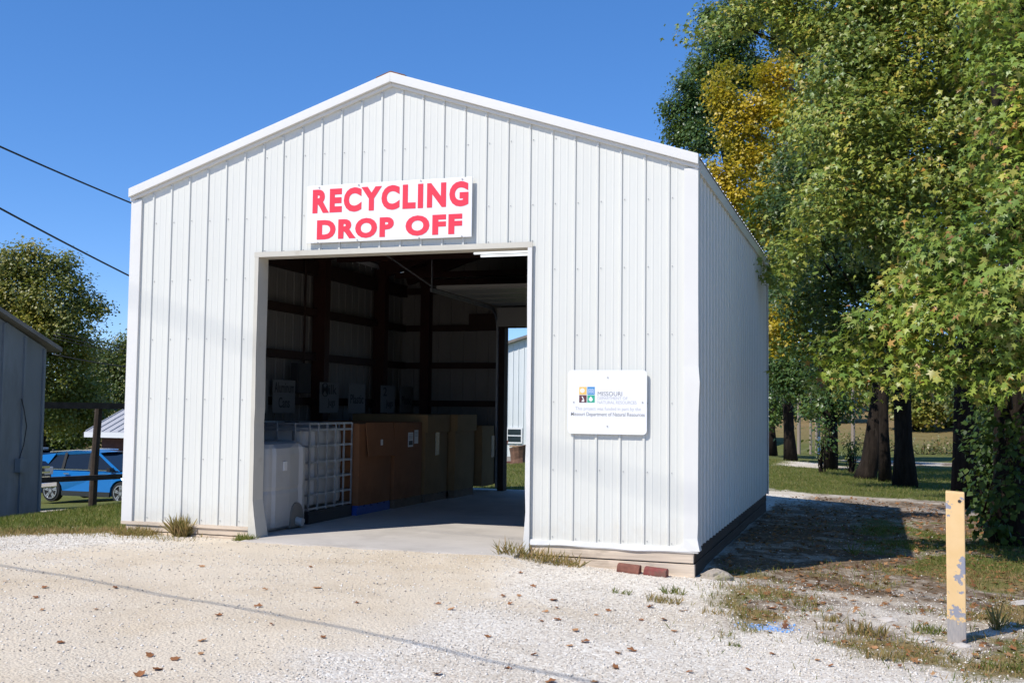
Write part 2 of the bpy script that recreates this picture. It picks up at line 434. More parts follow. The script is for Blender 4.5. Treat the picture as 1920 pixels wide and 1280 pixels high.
def gz(x, y):
    x = np.asarray(x, float); y = np.asarray(y, float)
    z = gz0(x, y)
    near = np.exp(-((x - 4) ** 2 + (y + 1) ** 2) / 160.0)
    z = z + near * (0.05 * (fbm(x * .55, y * .55, 3, 3) - .5) + 0.030 * (fbm(x * 2.3, y * 2.3, 5, 3) - .5))
    # the gravel meets the slab at the doorway, and lies low under the building
    inside = sstep(-.02, .25, x) * sstep(BW + .02, BW - .25, x) * sstep(-.02, .35, y) * sstep(BD + .05, BD - .2, y)
    ramp_ = sstep(1.2, 1.7, x) * sstep(5.0, 4.4, x) * sstep(-1.1, -.25, y) * sstep(.4, .0, y)
    z = z * (1 - ramp_) + ramp_ * (SLAB - .012 + 0.03 * (fbm(x * 3, y * 3, 9) - .5))
    return z * (1 - inside) + inside * (-.12)
def gzf(x, y): return float(gz(np.array([x]), np.array([y]))[0])

def seg_dist(x, y, pts):
    d = np.full(np.shape(x), 1e9)
    for (ax, ay), (bx, by) in zip(pts[:-1], pts[1:]):
        t = np.clip(((x - ax) * (bx - ax) + (y - ay) * (by - ay)) / ((bx - ax) ** 2 + (by - ay) ** 2), 0, 1)
        d = np.minimum(d, np.hypot(x - ax - t * (bx - ax), y - ay - t * (by - ay)))
    return d
def masks(x, y):
    """cover of the ground: grass, dry (brown grass and litter), dirt (dark soil), pale (white stone against tan packed fines)"""
    x = np.asarray(x, float); y = np.asarray(y, float)
    n1, n2, n3 = fbm(x * .9, y * .9, 11), fbm(x * 2.6, y * 2.6, 21), fbm(x * .28, y * .28, 31)
    wob = (n1 - .5) * .9
    edge = -.55 + .45 * (x + 1.0) + wob * .5
    lawn = sstep(-.12, .25, y - edge) * sstep(.12, -.25, x + wob * .3)
    lawn = np.maximum(lawn, sstep(7.6, 8.3, y) * sstep(5.6, 4.2, x))                 # yard behind
    drive_l = np.clip(1 - seg_dist(x, y, [(-30, 13.0), (-13, 11.0), (-9.5, 13), (-8, 17), (-14, 24)]) / 2.2, 0, 1)
    lawn = lawn * (1 - sstep(.15, .4, drive_l + (n2 - .5) * .4))
    right = sstep(6.25, 6.9, x + wob * .6)
    front = sstep(-3.6, -2.0, y + wob * 1.6 + (x - 8) * .55)
    patch = sstep(.44, .60, n1 * .55 + n2 * .45 + .05 * sstep(7.5, 9.5, x))
    shade = sstep(7.9, 7.3, x) * sstep(.4, 1.2, y)
    rg = right * front * patch * (1 - .85 * shade) * sstep(8.2, 7.2, y) * .85
    rg = np.maximum(rg, right * sstep(.55, .45, np.hypot((x - 9.3) / 2.4, (y - 2.0) / 2.6) + (n2 - .5) * .5) * .9)
    back = sstep(12.5, 13.7, y + wob * 1.4 + (n2 - .5) * 1.6) * sstep(4.0, 5.2, x)
    gp = np.maximum(sstep(.9, .6, np.hypot((x - 5.2) / 2.6, (y - 27.5) / 3.0)), np.clip(1.2 - seg_dist(x, y, [(8.5, 34.5), (14, 35.5), (40, 37)]) / 2.6, 0, 1))
    back = back * (1 - sstep(.3, .6, gp + (n2 - .5) * .5))
    grass = np.clip(np.maximum(np.maximum(lawn, rg), back), 0, 1)
    dry = sstep(.75, .2, y - edge) * sstep(-.35, .0, y - edge) * sstep(.9, -.1, x)
    dry = np.maximum(dry, sstep(1.3, .2, np.hypot((x - .45) / .9, (y + .28) / .3)))
    dry = np.maximum(dry, np.clip(rg * (.45 + .55 * sstep(.38, .55, n2)) * sstep(3.2, .8, y), 0, 1))
    dry = np.maximum(dry, sstep(45, 70, y) * .6 + sstep(70, 90, y) * .4)
    dirt = sstep(6.1, 6.3, x) * sstep(-.2, .7, y + wob * .5 + .4 * (x - 6.3)) * sstep(10.6, 9.0, y + wob * 1.6 + (n2 - .5) * 2) * (.62 + .38 * sstep(.35, .6, n2))
    dirt = np.maximum(dirt, right * front * (.40 + .35 * sstep(.36, .56, n1)))
    dirt = np.maximum(dirt, sstep(3.6, 1.6, np.hypot(x - 9.8, (y - 5.5) * .8) + wob) * .8)
    dirt = np.maximum(dirt, sstep(1.7, .7, np.hypot((x - 8.2) / 1.4, y - 16) / 1.6 + wob * .3) * .6)
    dirt = dirt * (1 - grass * .5)
    pale = sstep(.45, .70, n3 * .6 + n1 * .4 + .22 * sstep(4.2, 6.0, x) + .14 * sstep(1.5, -1, x) - .17 * np.exp(-((x - 3.2) / 1.3) ** 2) * sstep(1, -1, y))
    return grass, np.clip(dry, 0, 1), np.clip(dirt, 0, 1), pale

def axis_pts(lo, hi, fine_lo, fine_hi, h, grow):
    a = list(np.arange(fine_lo, fine_hi + 1e-6, h)); s = h
    while a[-1] < hi: s *= grow; a.append(a[-1] + s)
    s = h
    while a[0] > lo: s *= grow; a.insert(0, a[0] - s)
    return np.array(a)
gx = axis_pts(-1500, 1500, -1.5, 9.8, 0.055, 1.06)
gy = axis_pts(-200, 2000, -5.6, 2.6, 0.055, 1.055)
XX, YY = np.meshgrid(gx, gy)
ZZ = gz(XX, YY)
nx, ny = len(gx), len(gy)
idx = np.arange(nx * ny).reshape(ny, nx)
F = np.stack([idx[:-1, :-1], idx[:-1, 1:], idx[1:, 1:], idx[1:, :-1]], -1).reshape(-1, 4)

m, n, l, out = new_mat('ground_mix')
def attr(nm):
    a = n.new("ShaderNodeAttribute"); a.attribute_name = nm; return a.outputs['Fac']
tc = n.new("ShaderNodeTexCoord"); OV = tc.outputs['Object']
def vor(scale):
    t = n.new("ShaderNodeTexVoronoi"); t.inputs['Scale'].default_value = scale; l.new(OV, t.inputs['Vector']); return t
v1, v2 = vor(55.0), vor(130.0)
peb = ramp(n, l, noise(n, l, v1.outputs['Position'], 37.0, 0), [(0.25, (0.52, 0.455, 0.375)), (0.5, (0.68, 0.615, 0.52)), (0.75, (0.80, 0.755, 0.665))])
fine = ramp(n, l, noise(n, l, v2.outputs['Position'], 41.0, 0), [(0.2, (0.52, 0.44, 0.345)), (0.5, (0.645, 0.56, 0.435)), (0.8, (0.725, 0.655, 0.53))])
fine = mixc(n, l, noise(n, l, OV, 1.3, 5), fine, (0.66, 0.555, 0.415))
def mask_of(nm, scale, soft, amp):
    ns = noise(n, l, OV, scale, 6, 0.7)
    s1 = n.new("ShaderNodeMath"); s1.operation = 'MULTIPLY_ADD'; l.new(ns, s1.inputs[0]); s1.inputs[1].default_value = amp; s1.inputs[2].default_value = -amp / 2
    s2 = n.new("ShaderNodeMath"); s2.operation = 'ADD'; l.new(attr(nm), s2.inputs[0]); l.new(s1.outputs[0], s2.inputs[1])
    return ramp(n, l, s2.outputs[0], [(0.5 - soft, 0.0), (0.5 + soft, 1.0)])
col = mixc(n, l, mask_of('pale', 3.0, .32, .9), fine, peb)
soil = ramp(n, l, noise(n, l, OV, 22.0, 6), [(0.3, (0.085, 0.058, 0.036)), (0.55, (0.18, 0.125, 0.078)), (0.74, (0.38, 0.30, 0.22))])
col = mixc(n, l, mask_of('dirt', 6.0, .3, 1.0), col, soil)
gr = ramp(n, l, noise(n, l, OV, 16.0, 6), [(0.3, (0.085, 0.095, 0.028)), (0.55, (0.135, 0.15, 0.038)), (0.75, (0.25, 0.21, 0.085))])
grd = ramp(n, l, noise(n, l, OV, 16.0, 6), [(0.3, (0.16, 0.12, 0.05)), (0.6, (0.29, 0.205, 0.095)), (0.8, (0.38, 0.28, 0.15))])
gcol = mixc(n, l, mask_of('dry', 2.0, .35, .8), gr, grd)
col = mixc(n, l, mask_of('grass', 9.0, .22, .9), col, gcol)
col = mixc(n, l, 1.0, col, ramp(n, l, noise(n, l, OV, 0.55, 5, .62), [(0.36, (0.86, 0.82, 0.76)), (0.56, (1.0, 1.0, 1.0))]), 'MULTIPLY')
# sprayed blue paint on the gravel
mp = n.new("ShaderNodeMapping"); mp.inputs['Location'].default_value = (-7.02 * 3.6, 1.95 * 5.2, 0); mp.inputs['Scale'].default_value = (3.6, 5.2, 0.0)
l.new(OV, mp.inputs[0])
ln = n.new("ShaderNodeVectorMath"); ln.operation = 'LENGTH'; l.new(mp.outputs[0], ln.inputs[0])
ad = n.new("ShaderNodeMath"); ad.operation = 'MULTIPLY_ADD'; l.new(noise(n, l, OV, 24.0, 6, .75), ad.inputs[0]); ad.inputs[1].default_value = 1.5; ad.inputs[2].default_value = -0.28
ad2 = n.new("ShaderNodeMath"); ad2.operation = 'ADD'; l.new(ln.outputs['Value'], ad2.inputs[0]); l.new(ad.outputs[0], ad2.inputs[1])
col = mixc(n, l, ramp(n, l, ad2.outputs[0], [(0.80, 0.6), (1.12, 0.0)]), col, (0.16, 0.36, 0.72))
p = n.new("ShaderNodeBsdfPrincipled"); p.inputs['Roughness'].default_value = 0.95; p.inputs['Specular IOR Level'].default_value = 0.12
l.new(col, p.inputs['Base Color'])
b1 = n.new("ShaderNodeBump"); b1.inputs['Strength'].default_value = 0.8; b1.inputs['Distance'].default_value = 0.008; b1.invert = True
l.new(v1.outputs['Distance'], b1.inputs['Height'])
b2 = n.new("ShaderNodeBump"); b2.inputs['Strength'].default_value = 0.7; b2.inputs['Distance'].default_value = 0.012
l.new(noise(n, l, OV, 28.0, 6, .7), b2.inputs['Height']); l.new(b1.outputs[0], b2.inputs['Normal'])
l.new(b2.outputs[0], p.inputs['Normal'])
l.new(p.outputs[0], out.inputs[0])

gme = fast_mesh('ground', np.stack([XX.ravel(), YY.ravel(), ZZ.ravel()], 1), F, MATS['ground_mix'], smooth=True)
MK = masks(XX.ravel(), YY.ravel())
for nm, arr in zip(('grass', 'dry', 'dirt', 'pale'), MK):
    a = gme.attributes.new(nm, 'FLOAT', 'POINT'); a.data.foreach_set('value', arr.astype(np.float32))
tag(link('ground', gme), kind='structure')
# ------------------------------------------------------------------ the metal building
S = 0.2286                      # rib spacing of the sheets
E0 = 0.2515                     # first rib
Z_SHEET = 0.22                  # lower edge of the sheets
Z_EAVE, PITCH_R = 3.7457, 0.3304
def rake(x): return Z_EAVE + PITCH_R * min(x, BW - x)
def wall_pt(u, v, y=0.0):
    d = AX[0] * (u - 960) / FPX - AX[1] * (v - 640) / FPX + AX[2]
    p = CAM + d * (y - CAM[1]) / d[1]
    return p[0], p[2]
def profile(s0, s1, origin, extra=()):
    pts = {}
    k0, k1 = int((s0 - origin) / S) - 2, int((s1 - origin) / S) + 2
    for k in range(k0, k1 + 1):
        r = origin + k * S
        for ds, d in ((-.017, 0), (-.009, .0145), (.009, .0145), (.017, 0)): pts[round(r + ds, 5)] = d
        for q in (1 / 3, 2 / 3):
            c = r + S * q
            for ds, d in ((-.010, 0), (-.005, .0018), (.005, .0018), (.010, 0)): pts[round(c + ds, 5)] = d
    keys = sorted(pts); vals = [pts[k] for k in keys]
    out = [s0] + [k for k in keys if s0 + 1e-4 < k < s1 - 1e-4] + [s1] + [e for e in extra if s0 < e < s1]
    out = sorted(set(out))
    return [(s, float(np.interp(s, keys, vals))) for s in out]
def sheet(mb, prof, place, zlo, zhi, th=0.004):
    """closed corrugated sheet: face 0 outside, face 1 inside"""
    n = len(prof)
    k = len(mb.v)
    for off in (0, th):
        for s, d in prof: mb.v.append(tuple(place(s, d - off, zlo(s))))
        for s, d in prof: mb.v.append(tuple(place(s, d - off, zhi(s))))
    A, B, C, D = k, k + n, k + 2 * n, k + 3 * n
    for i in range(n - 1):
        mb.f.append((A + i, A + i + 1, B + i + 1, B + i)); mb.m.append(0)
        mb.f.append((C + i + 1, C + i, D + i, D + i + 1)); mb.m.append(1)
        mb.f.append((A + i + 1, A + i, C + i, C + i + 1)); mb.m.append(0)
        mb.f.append((B + i, B + i + 1, D + i + 1, D + i)); mb.m.append(0)
    for i in (0, n - 1):
        mb.f.append((A + i, B + i, D + i, C + i)); mb.m.append(0)

barn = empty('metal_building', (0, 0, 0), 0, 'white ribbed metal drop-off building with a gable roof and wide open doorway', 'building')
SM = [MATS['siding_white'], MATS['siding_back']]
OX0, OX1, OZ = 1.585, 4.612, 3.088          # doorway
front = lambda s, d, z: (s, -d, z)
cuts = [0.0] + [E0 + k * S - .03 for k in (3, 7, 11, 15, 19, 23)] + [BW]
for a, b in zip(cuts[:-1], cuts[1:]):
    mb = MB()
    for lo, hi, zb in ((a, min(b, OX0), Z_SHEET), (max(a, OX0), min(b, OX1), OZ), (max(a, OX1), b, Z_SHEET)):
        if hi - lo > 1e-3:
            sheet(mb, profile(lo, hi, E0, (BW / 2,)), front, (lambda s, zb=zb: zb), (lambda s: rake(s) + .06))
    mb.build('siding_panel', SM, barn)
for k in range(8):
    a, b = k * .9144, min((k + 1) * .9144, BD)
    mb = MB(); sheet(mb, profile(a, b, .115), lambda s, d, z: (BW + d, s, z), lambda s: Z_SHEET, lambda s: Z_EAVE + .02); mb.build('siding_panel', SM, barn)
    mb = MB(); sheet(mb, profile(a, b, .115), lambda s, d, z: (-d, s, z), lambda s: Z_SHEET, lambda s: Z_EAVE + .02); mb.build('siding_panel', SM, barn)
BX0, BX1, BZ = 1.955, 5.0, 2.83             # doorway in the rear wall
for a, b in zip(cuts[:-1], cuts[1:]):
    mb = MB()
    for lo, hi, zb in ((a, min(b, BX0), Z_SHEET), (max(a, BX0), min(b, BX1), BZ), (max(a, BX1), b, Z_SHEET)):
        if hi - lo > 1e-3:
            sheet(mb, profile(lo, hi, E0, (BW / 2,)), lambda s, d, z: (s, BD + d, z), (lambda s, zb=zb: zb), (lambda s: rake(s) + .06))
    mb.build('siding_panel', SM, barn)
# roof sheets, each one panel wide
RT = 0.115
for side in (0, 1):
    for k in range(8):
        a, b = -.05 + k * .926, -.05 + (k + 1) * .926
        mb = MB()
        x_e, x_r = (-.040, BW / 2) if side == 0 else (BW + .040, BW / 2)
        n_ = np.array([-PITCH_R if side == 0 else PITCH_R, 0, 1]) / math.hypot(1, PITCH_R)
        def place(s, d, t, x_e=x_e, x_r=x_r, n_=n_):
            x = x_e + (x_r - x_e) * t
            return (x + n_[0] * d, s, Z_EAVE + PITCH_R * (min(x, BW - x)) + RT + n_[2] * d)
        sheet(mb, profile(a, b, .115), place, lambda s: 0.0, lambda s: 1.0)
        mb.build('roof_panel', [MATS['roof_metal'], MATS['roof_under']], barn)
mb = MB()
for sx in (-1, 1):
    mb.hexa([(BW / 2, -.07, rake(BW / 2) + RT + .018), (BW / 2 + sx * .16, -.07, rake(BW / 2 - .16) + RT + .024), (BW / 2 + sx * .16, BD + .07, rake(BW / 2 - .16) + RT + .024), (BW / 2, BD + .07, rake(BW / 2) + RT + .018),
             (BW / 2, -.07, rake(BW / 2) + RT + .034), (BW / 2 + sx * .16, -.07, rake(BW / 2 - .16) + RT + .034), (BW / 2 + sx * .16, BD + .07, rake(BW / 2 - .16) + RT + .034), (BW / 2, BD + .07, rake(BW / 2) + RT + .034)])
mb.build('ridge_cap', MATS['rust_brown'], barn)
# rake trim: a broad face standing proud, a narrow lip under it
for yy, sgn in ((0.0, -1), (BD, 1)):
    for side in (0, 1):
        xe, xr = (-.035, BW / 2) if side == 0 else (BW + .035, BW / 2)
        ze = Z_EAVE + PITCH_R * (-.035); zr = Z_EAVE + PITCH_R * BW / 2
        mb = MB()
        for y0, y1, h0, h1 in ((.078, .0, .036, .134), (.040, .0, .0, .0355)):
            ya, yb = yy + sgn * y0, yy + sgn * y1
            mb.hexa([(xe, ya, ze + h0), (xr, ya, zr + h0), (xr, yb, zr + h0), (xe, yb, ze + h0),
                     (xe, ya, ze + h1), (xr, ya, zr + h1), (xr, yb, zr + h1), (xe, yb, ze + h1)])
        mb.build('rake_trim', MATS['trim_white'], barn, bevel=.004)
# corner trim: front plate and return, crumpled a little at the foot on the right
for cx, sgn in ((0.0, 1), (BW, -1)):
    for cy, sy in ((0.0, -1), (BD, 1)):
        mb = MB()
        zs = [Z_SHEET - .012, .32, .45, .9, 1.45, 1.75, 1.9, 2.6, Z_EAVE]
        R = []
        for i, z in enumerate(zs):
            w = 0.0
            if cx > 1 and cy < 1: w = {0: .018, 1: -.006, 4: .003, 5: .016, 6: .004}.get(i, 0)
            o = .028 + w
            P = [(cx - sgn * o, cy + sy * (.028 + w * .6)), (cx + sgn * .105, cy + sy * .026), (cx + sgn * .105, cy + sy * .0005), (cx + sgn * .10, cy + sy * .0005),
                 (cx + sgn * .10, cy + sy * .021), (cx - sgn * .021, cy + sy * .021), (cx - sgn * .021, cy - sy * .09), (cx - sgn * o, cy - sy * .09)]
            R.append([(p_[0], p_[1], z) for p_ in P])
        mb.rings(R); mb.build('corner_trim', MATS['trim_white'], barn)
# eave trim under the roof edge on the long walls
for cx, sgn in ((0.0, -1), (BW, 1)):
    mb = MB(); mb.box((min(cx, cx + sgn * .03), .10, Z_EAVE - .02), (max(cx, cx + sgn * .03), BD - .1, Z_EAVE + .097)); mb.build('eave_trim', MATS['trim_white'], barn)
# doorway trim
def jamb(x_in, sgn, flare):
    mb = MB(); R = []
    for z in (.105, .16, .24, .34, .5, .75, 1.0, 1.3, 1.38, 1.46, 2.0, 2.6, OZ + .0):
        f = flare * max(0, 1 - (z - .1) / .55) ** 1.6 + (.006 * math.sin(z * 9) if z < 2.2 else 0)
        P = [(x_in + sgn * f, -.036 - f * .4), (x_in + sgn * f, .165), (x_in - sgn * .006, .165), (x_in - sgn * .006, -.028), (x_in - sgn * .045, -.028), (x_in - sgn * .045, -.036)]
        R.append([(p_[0], p_[1], z) for p_ in P])
    mb.rings(R); mb.build('door_jamb_trim', MATS['jamb_white_shaded'] if sgn > 0 else MATS['trim_white'], barn)
jamb(1.605, 1, .075)
jamb(4.592, -1, .012)
mb = MB()
mb.box((1.555, -.038, OZ - .032), (4.64, -.0285, OZ + .022)); mb.box((1.60, -.0283, OZ - .032), (4.60, .165, OZ - .022))
mb.build('door_header_trim', MATS['jamb_white_shaded'], barn)
# base trim and weathered skirt boards
mb = MB(); R = []
for x in np.linspace(4.635, BW + .03, 24):
    w = .010 * math.sin(x * 5.3) + .006 * math.sin(x * 13); up = .05 * sstep(BW - .22, BW + .03, x)
    z0, z1 = .185 + w * .5, .243
    R.append([(x, -.022 - abs(w) * .4, z0), (x, -.028 - abs(w) * .6, z0 + .012 + up * .1), (x, -.0225, z1 + up), (x, -.001, z1 + up), (x, -.001, z0)])
mb.rings(R); mb.build('base_trim', MATS['trim_white'], barn)
mb = MB(); mb.box((-.03, -.030, .186), (1.555, -.0015, .2195)); mb.build('base_trim', MATS['skirt_wood'], barn)
def skirt(a, b, m, name='skirt_board'):
    mb = MB(); mb.box(a, b, 0, .004); mb.build(name, MATS[m], barn, bevel=.004)
skirt((4.64, -.014, .098), (BW - .012, .030, .216), 'skirt_wood'); skirt((4.66, -.010, -.09), (BW - .006, .034, .086), 'skirt_wood')
skirt((.02, -.012, .118), (.93, .030, .184), 'skirt_wood'); skirt((.94, -.012, .118), (1.545, .030, .184), 'skirt_wood')
skirt((.03, -.008, -.02), (1.545, .036, .108), 'skirt_wood')
for y0, y1 in ((.05, 3.7), (3.71, BD - .02)):
    for z0, z1 in ((.098, .216), (-.12, .087)):
        skirt((BW - .05, y0, z0), (BW - .010, y1, z1), 'side_wood_shaded'); skirt((.01, y0, z0), (.05, y1, z1), 'side_wood_shaded')
# screws in rows along the girts
def disc(mb, c, ax, r, seg=7, t=.006):
    c = Vector(c); ax = Vector(ax); mb.tube([c, c + ax * t], r, seg)
rows = [.27 + .642 * k for k in range(7)]
mb = MB()
for k in range(26):
    x = E0 + k * S + .034
    for z in rows + [OZ + .035]:
        inside_door = OX0 - .02 < x < OX1 + .02
        if inside_door and z < OZ + .03: continue
        if z == rows[4] and False: continue
        if z == OZ + .035 and not inside_door: continue
        if z > rake(x) - .05: continue
        disc(mb, (x, -.001, z + random.uniform(-.006, .006)), (0, -1, 0), .0055)
    disc(mb, (x - .034, -.016, rake(x) - .03), (0, -1, 0), .006)
for y in np.arange(.15, BD, S):
    for z in rows[:6]:
        disc(mb, (BW + .001, y, z), (1, 0, 0), .0105)
tag(mb.build('siding_screws', MATS['screw_grey'], barn), kind='stuff')
# ---- inside: columns, girts, rafters, purlins
cols_y = [.14, 2.05, 4.10, 6.14, 7.18]
for y in cols_y:
    for x0, x1 in ((.05, .25), (BW - .25, BW - .05)):
        if y > 7: x0, x1 = (.44, .60) if x0 < 1 else (BW - .60, BW - .44)
        mb = MB()
        mb.box((x0, y - .075, SLAB), (x1, y + .075, 3.72))
        mb.box((x0 - .02, y - .09, SLAB), (x1 + .03, y + .09, SLAB + .015))
        mb.build('column', MATS['steel_red'], barn)
for z in rows[1:6]:
    for x0, x1 in ((.012, .125), (BW - .125, BW - .012)):
        for ya, yb in zip(cols_y[:-1], cols_y[1:-1] + [BD + .02]):
            mb = MB(); h = .055 if z < 3.3 else .10
            mb.box((x0, ya + .077, z - h), (x1, yb - .077, z + h)); mb.build('girt', MATS['girt_dark'], barn)
    for x0, x1 in ((.14, BX0 - .1), (BX1 + .1, BW - .14)):
        if z < 3.7:
            mb = MB(); mb.box((x0, BD - .13, z - .05), (x1, BD - .012, z + .05)); mb.build('girt', MATS['girt_dark'], barn)
mb = MB(); mb.box((1.4, .02, OZ - .02), (4.8, .14, OZ + .22)); mb.build('door_header_beam', MATS['girt_dark'], barn)
mb = MB(); mb.box((1.3, BD - .14, BZ + .002), (5.2, BD - .01, BZ + .24)); mb.build('door_header_beam', MATS['girt_dark'], barn)
for x0, x1 in ((BX0 - .11, BX0 - .004), (BX1 + .004, BX1 + .11)):
    mb = MB(); mb.box((x0, BD - .16, SLAB), (x1, BD + .03, BZ)); mb.build('door_post', MATS['girt_dark'], barn)
for x0, x1 in ((1.44, 1.55), (4.65, 4.76)):
    mb = MB(); mb.box((x0, .03, SLAB), (x1, .16, OZ - .03)); mb.build('door_post', MATS['girt_dark'], barn)
for y in cols_y:
    mb = MB()
    for sx in (0, 1):
        xa, xb = (.14, BW / 2) if sx == 0 else (BW - .14, BW / 2)
        mb.bar((xa, y, rake(.14) - .08), (xb, y, rake(BW / 2) - .08), .10, .26)
    mb.bar((.4, y, 3.62), (BW - .4, y, 3.62), .08, .09)
    mb.build('rafter', MATS['steel_red'], barn)
for x in (.5, 1.15, 1.8, 2.45, 3.0, BW - 3.0, BW - 2.45, BW - 1.8, BW - 1.15, BW - .5):
    mb = MB(); mb.box((x - .03, .05, rake(x) - .02), (x + .03, BD - .05, rake(x) + .07)); mb.build('purlin', MATS['girt_dark'], barn)
# open sectional door lying on its tracks under the roof
od = MB(); od.box((1.90, 6.95, 2.99), (4.97, 7.13, 3.02))
door = od.build('overhead_door', MATS['door_grey'], barn)
for k in range(4):
    y1 = 6.85 - k * .66; mb = MB()
    mb.box((1.90, y1 - .64, 3.17), (4.97, y1, 3.215)); mb.box((1.95, y1 - .57, 3.160), (4.92, y1 - .08, 3.1695))
    mb.build('door_section', MATS['door_grey'], door)
mb = MB(); mb.box((1.90, 6.9, 2.83), (4.97, 6.945, 3.14)); mb.build('door_section', MATS['door_grey'], door)
for x in (1.84, 5.03):
    mb = MB()
    pts = [(x, 4.17, 3.15), (x, 6.6, 3.13)] + [(x, 6.75 + .36 * math.sin(t), 2.77 + .36 * math.cos(t)) for t in np.linspace(.1, 1.5, 7)] + [(x, 7.12, SLAB + .05)]
    for p_, q_ in zip(pts[:-1], pts[1:]): mb.bar(p_, q_, .028, .055)
    mb.build('door_track', MATS['galvanised'], barn)
    mb = MB(); mb.bar((x, 4.2, 3.16), (x, 4.2, 3.95), .03, .012); mb.bar((x, 4.2, 3.2), (x - .5, 3.6, 3.62), .03, .012); mb.build('track_hanger', MATS['galvanised'], barn)
# floor slab
mb = MB(); mb.box((.06, .055, -.10), (BW - .06, BD + .25, SLAB)); mb.box((1.65, -.30, -.10), (4.57, .0545, SLAB)); tag(mb.build('floor_slab', MATS['concrete']), kind='structure')

# ------------------------------------------------------------------ signs on the front
sx0, sz0 = 2.175, 3.180; sx1, sz1 = 4.012, 3.780
sg = empty('recycling_sign', (0, 0, 0), 0, 'white sign with red RECYCLING DROP OFF lettering above the doorway', 'sign')
mb = MB(); mb.box((sx0, -.052, sz0), (sx1, -.040, sz1)); mb.build('sign_board', MATS['sign_white'], sg, bevel=.002)
def rect_uv(a, b):
    p_, q_ = wall_pt(*a, -.05), wall_pt(*b, -.05)
    return (p_[0], p_[1], q_[0], q_[1])
text_part('lettering', 'RECYCLING', rect_uv((586, 401), (879, 339)), -.0525, MATS['sign_red'], sg, offset=.056, spacing=1.22)
_r = rect_uv((594, 450), (867, 400))
text_part('lettering', 'DROP', (_r[0], _r[1], wall_pt(738.6, 425, -.05)[0], _r[3]), -.0525, MATS['sign_red'], sg, offset=.056, spacing=1.18)
text_part('lettering', 'OFF', (wall_pt(760.5, 425, -.05)[0], _r[1], _r[2], _r[3]), -.0525, MATS['sign_red'], sg, offset=.056, spacing=1.18)
for u, v in ((599, 352), (673, 347), (789, 339), (867, 336), (596, 455), (670, 450), (786, 446), (866, 443)):
    x, z = wall_pt(u, v, -.05); mb = MB(); disc(mb, (x, -.052, z), (0, -1, 0), .009); mb.build('screw', MATS['screw_grey'], sg)
pq = empty('funding_plaque', (0, 0, 0), 0, 'white rounded plaque with four-colour logo and grey lettering beside the doorway', 'sign')
px0, pz0, px1, pz1 = 5.009, 1.258, 5.773, 1.862
mb = MB(); poly = []
for cx, cz, a0 in ((px1 - .04, pz1 - .04, 0), (px0 + .04, pz1 - .04, 90), (px0 + .04, pz0 + .04, 180), (px1 - .04, pz0 + .04, 270)):
    for t in np.linspace(a0, a0 + 90, 6): poly.append((cx + .04 * math.cos(math.radians(t)), cz + .04 * math.sin(math.radians(t))))
mb.prism(poly, 'y', -.040, -.034); mb.build('sign_board', MATS['sign_white'], pq)
def pz(a, b): return wall_pt(1040 + a / 8.535, 680 + b / 8.535, -.04)
def quad_part(name, a, b, m, y=-.0406):
    (xa, za), (xb, zb) = pz(*a), pz(*b)
    mb = MB(); mb.box((min(xa, xb), y - .0008, min(za, zb)), (max(xa, xb), y, max(za, zb))); return mb.build(name, MATS[m], pq)
L1 = quad_part('logo_square', (393, 384), (511, 508), 'logo_yellow'); L2 = quad_part('logo_square', (523, 384), (641, 508), 'logo_blue')
L3 = quad_part('logo_square', (393, 516), (511, 636), 'logo_brown'); L4 = quad_part('logo_square', (523, 516), (641, 636), 'logo_green')
def shape(name, pts, parent, y=-.0418):
    mb = MB(); mb.prism([pz(*q_) for q_ in pts], 'y', y - .0006, y); mb.build(name, MATS['sign_white'], parent)
shape('sun_emblem', [(445 + 36 * math.cos(t) * (1 + .08 * math.cos(8 * t)), 443 + 36 * math.sin(t) * (1 + .08 * math.cos(8 * t))) for t in np.linspace(0, 2 * math.pi, 33)[:-1]], L1)
for yy in (420, 446, 472):
    top = [(533 + i * 5, yy + 7 * math.sin(i * 1.15)) for i in range(21)]
    shape('wave_emblem', top + [(a, b + 9) for a, b in reversed(top)], L2)
shape('microscope_emblem', [(432, 540), (446, 533), (468, 580), (476, 596), (466, 606), (476, 612), (476, 622), (428, 622), (428, 612), (444, 610), (436, 596), (446, 584), (450, 600), (460, 594)], L3)
shape('leaf_emblem', [(580, 534), (596, 556), (612, 578), (606, 602), (586, 616), (580, 624), (574, 616), (552, 602), (546, 578), (562, 556)], L4)
def pl_text(s_, a, b, m, off=0.0):
    p_, q_ = pz(*a), pz(*b); text_part('lettering', s_, (p_[0], p_[1], q_[0], q_[1]), -.0406, MATS[m], pq, offset=off, extrude=.0004)
pl_text('MISSOURI', (688, 528), (1080, 462), 'ink_grey'); pl_text('DEPARTMENT OF', (686, 588), (1165, 545), 'ink_pale'); pl_text('NATURAL RESOURCES', (686, 655), (1310, 612), 'ink_pale')
pl_text('This project was funded in part by the', (330, 770), (1378, 712), 'ink_pale'); pl_text('Missouri Department of Natural Resources', (262, 862), (1440, 800), 'ink_grey', .004)
for a, b in ((850, 234), (304, 627), (1405, 631), (843, 1014)):
    x, z = pz(a, b); mb = MB(); disc(mb, (x, -.040, z), (0, -1, 0), .007); mb.build('screw', MATS['screw_grey'], pq)
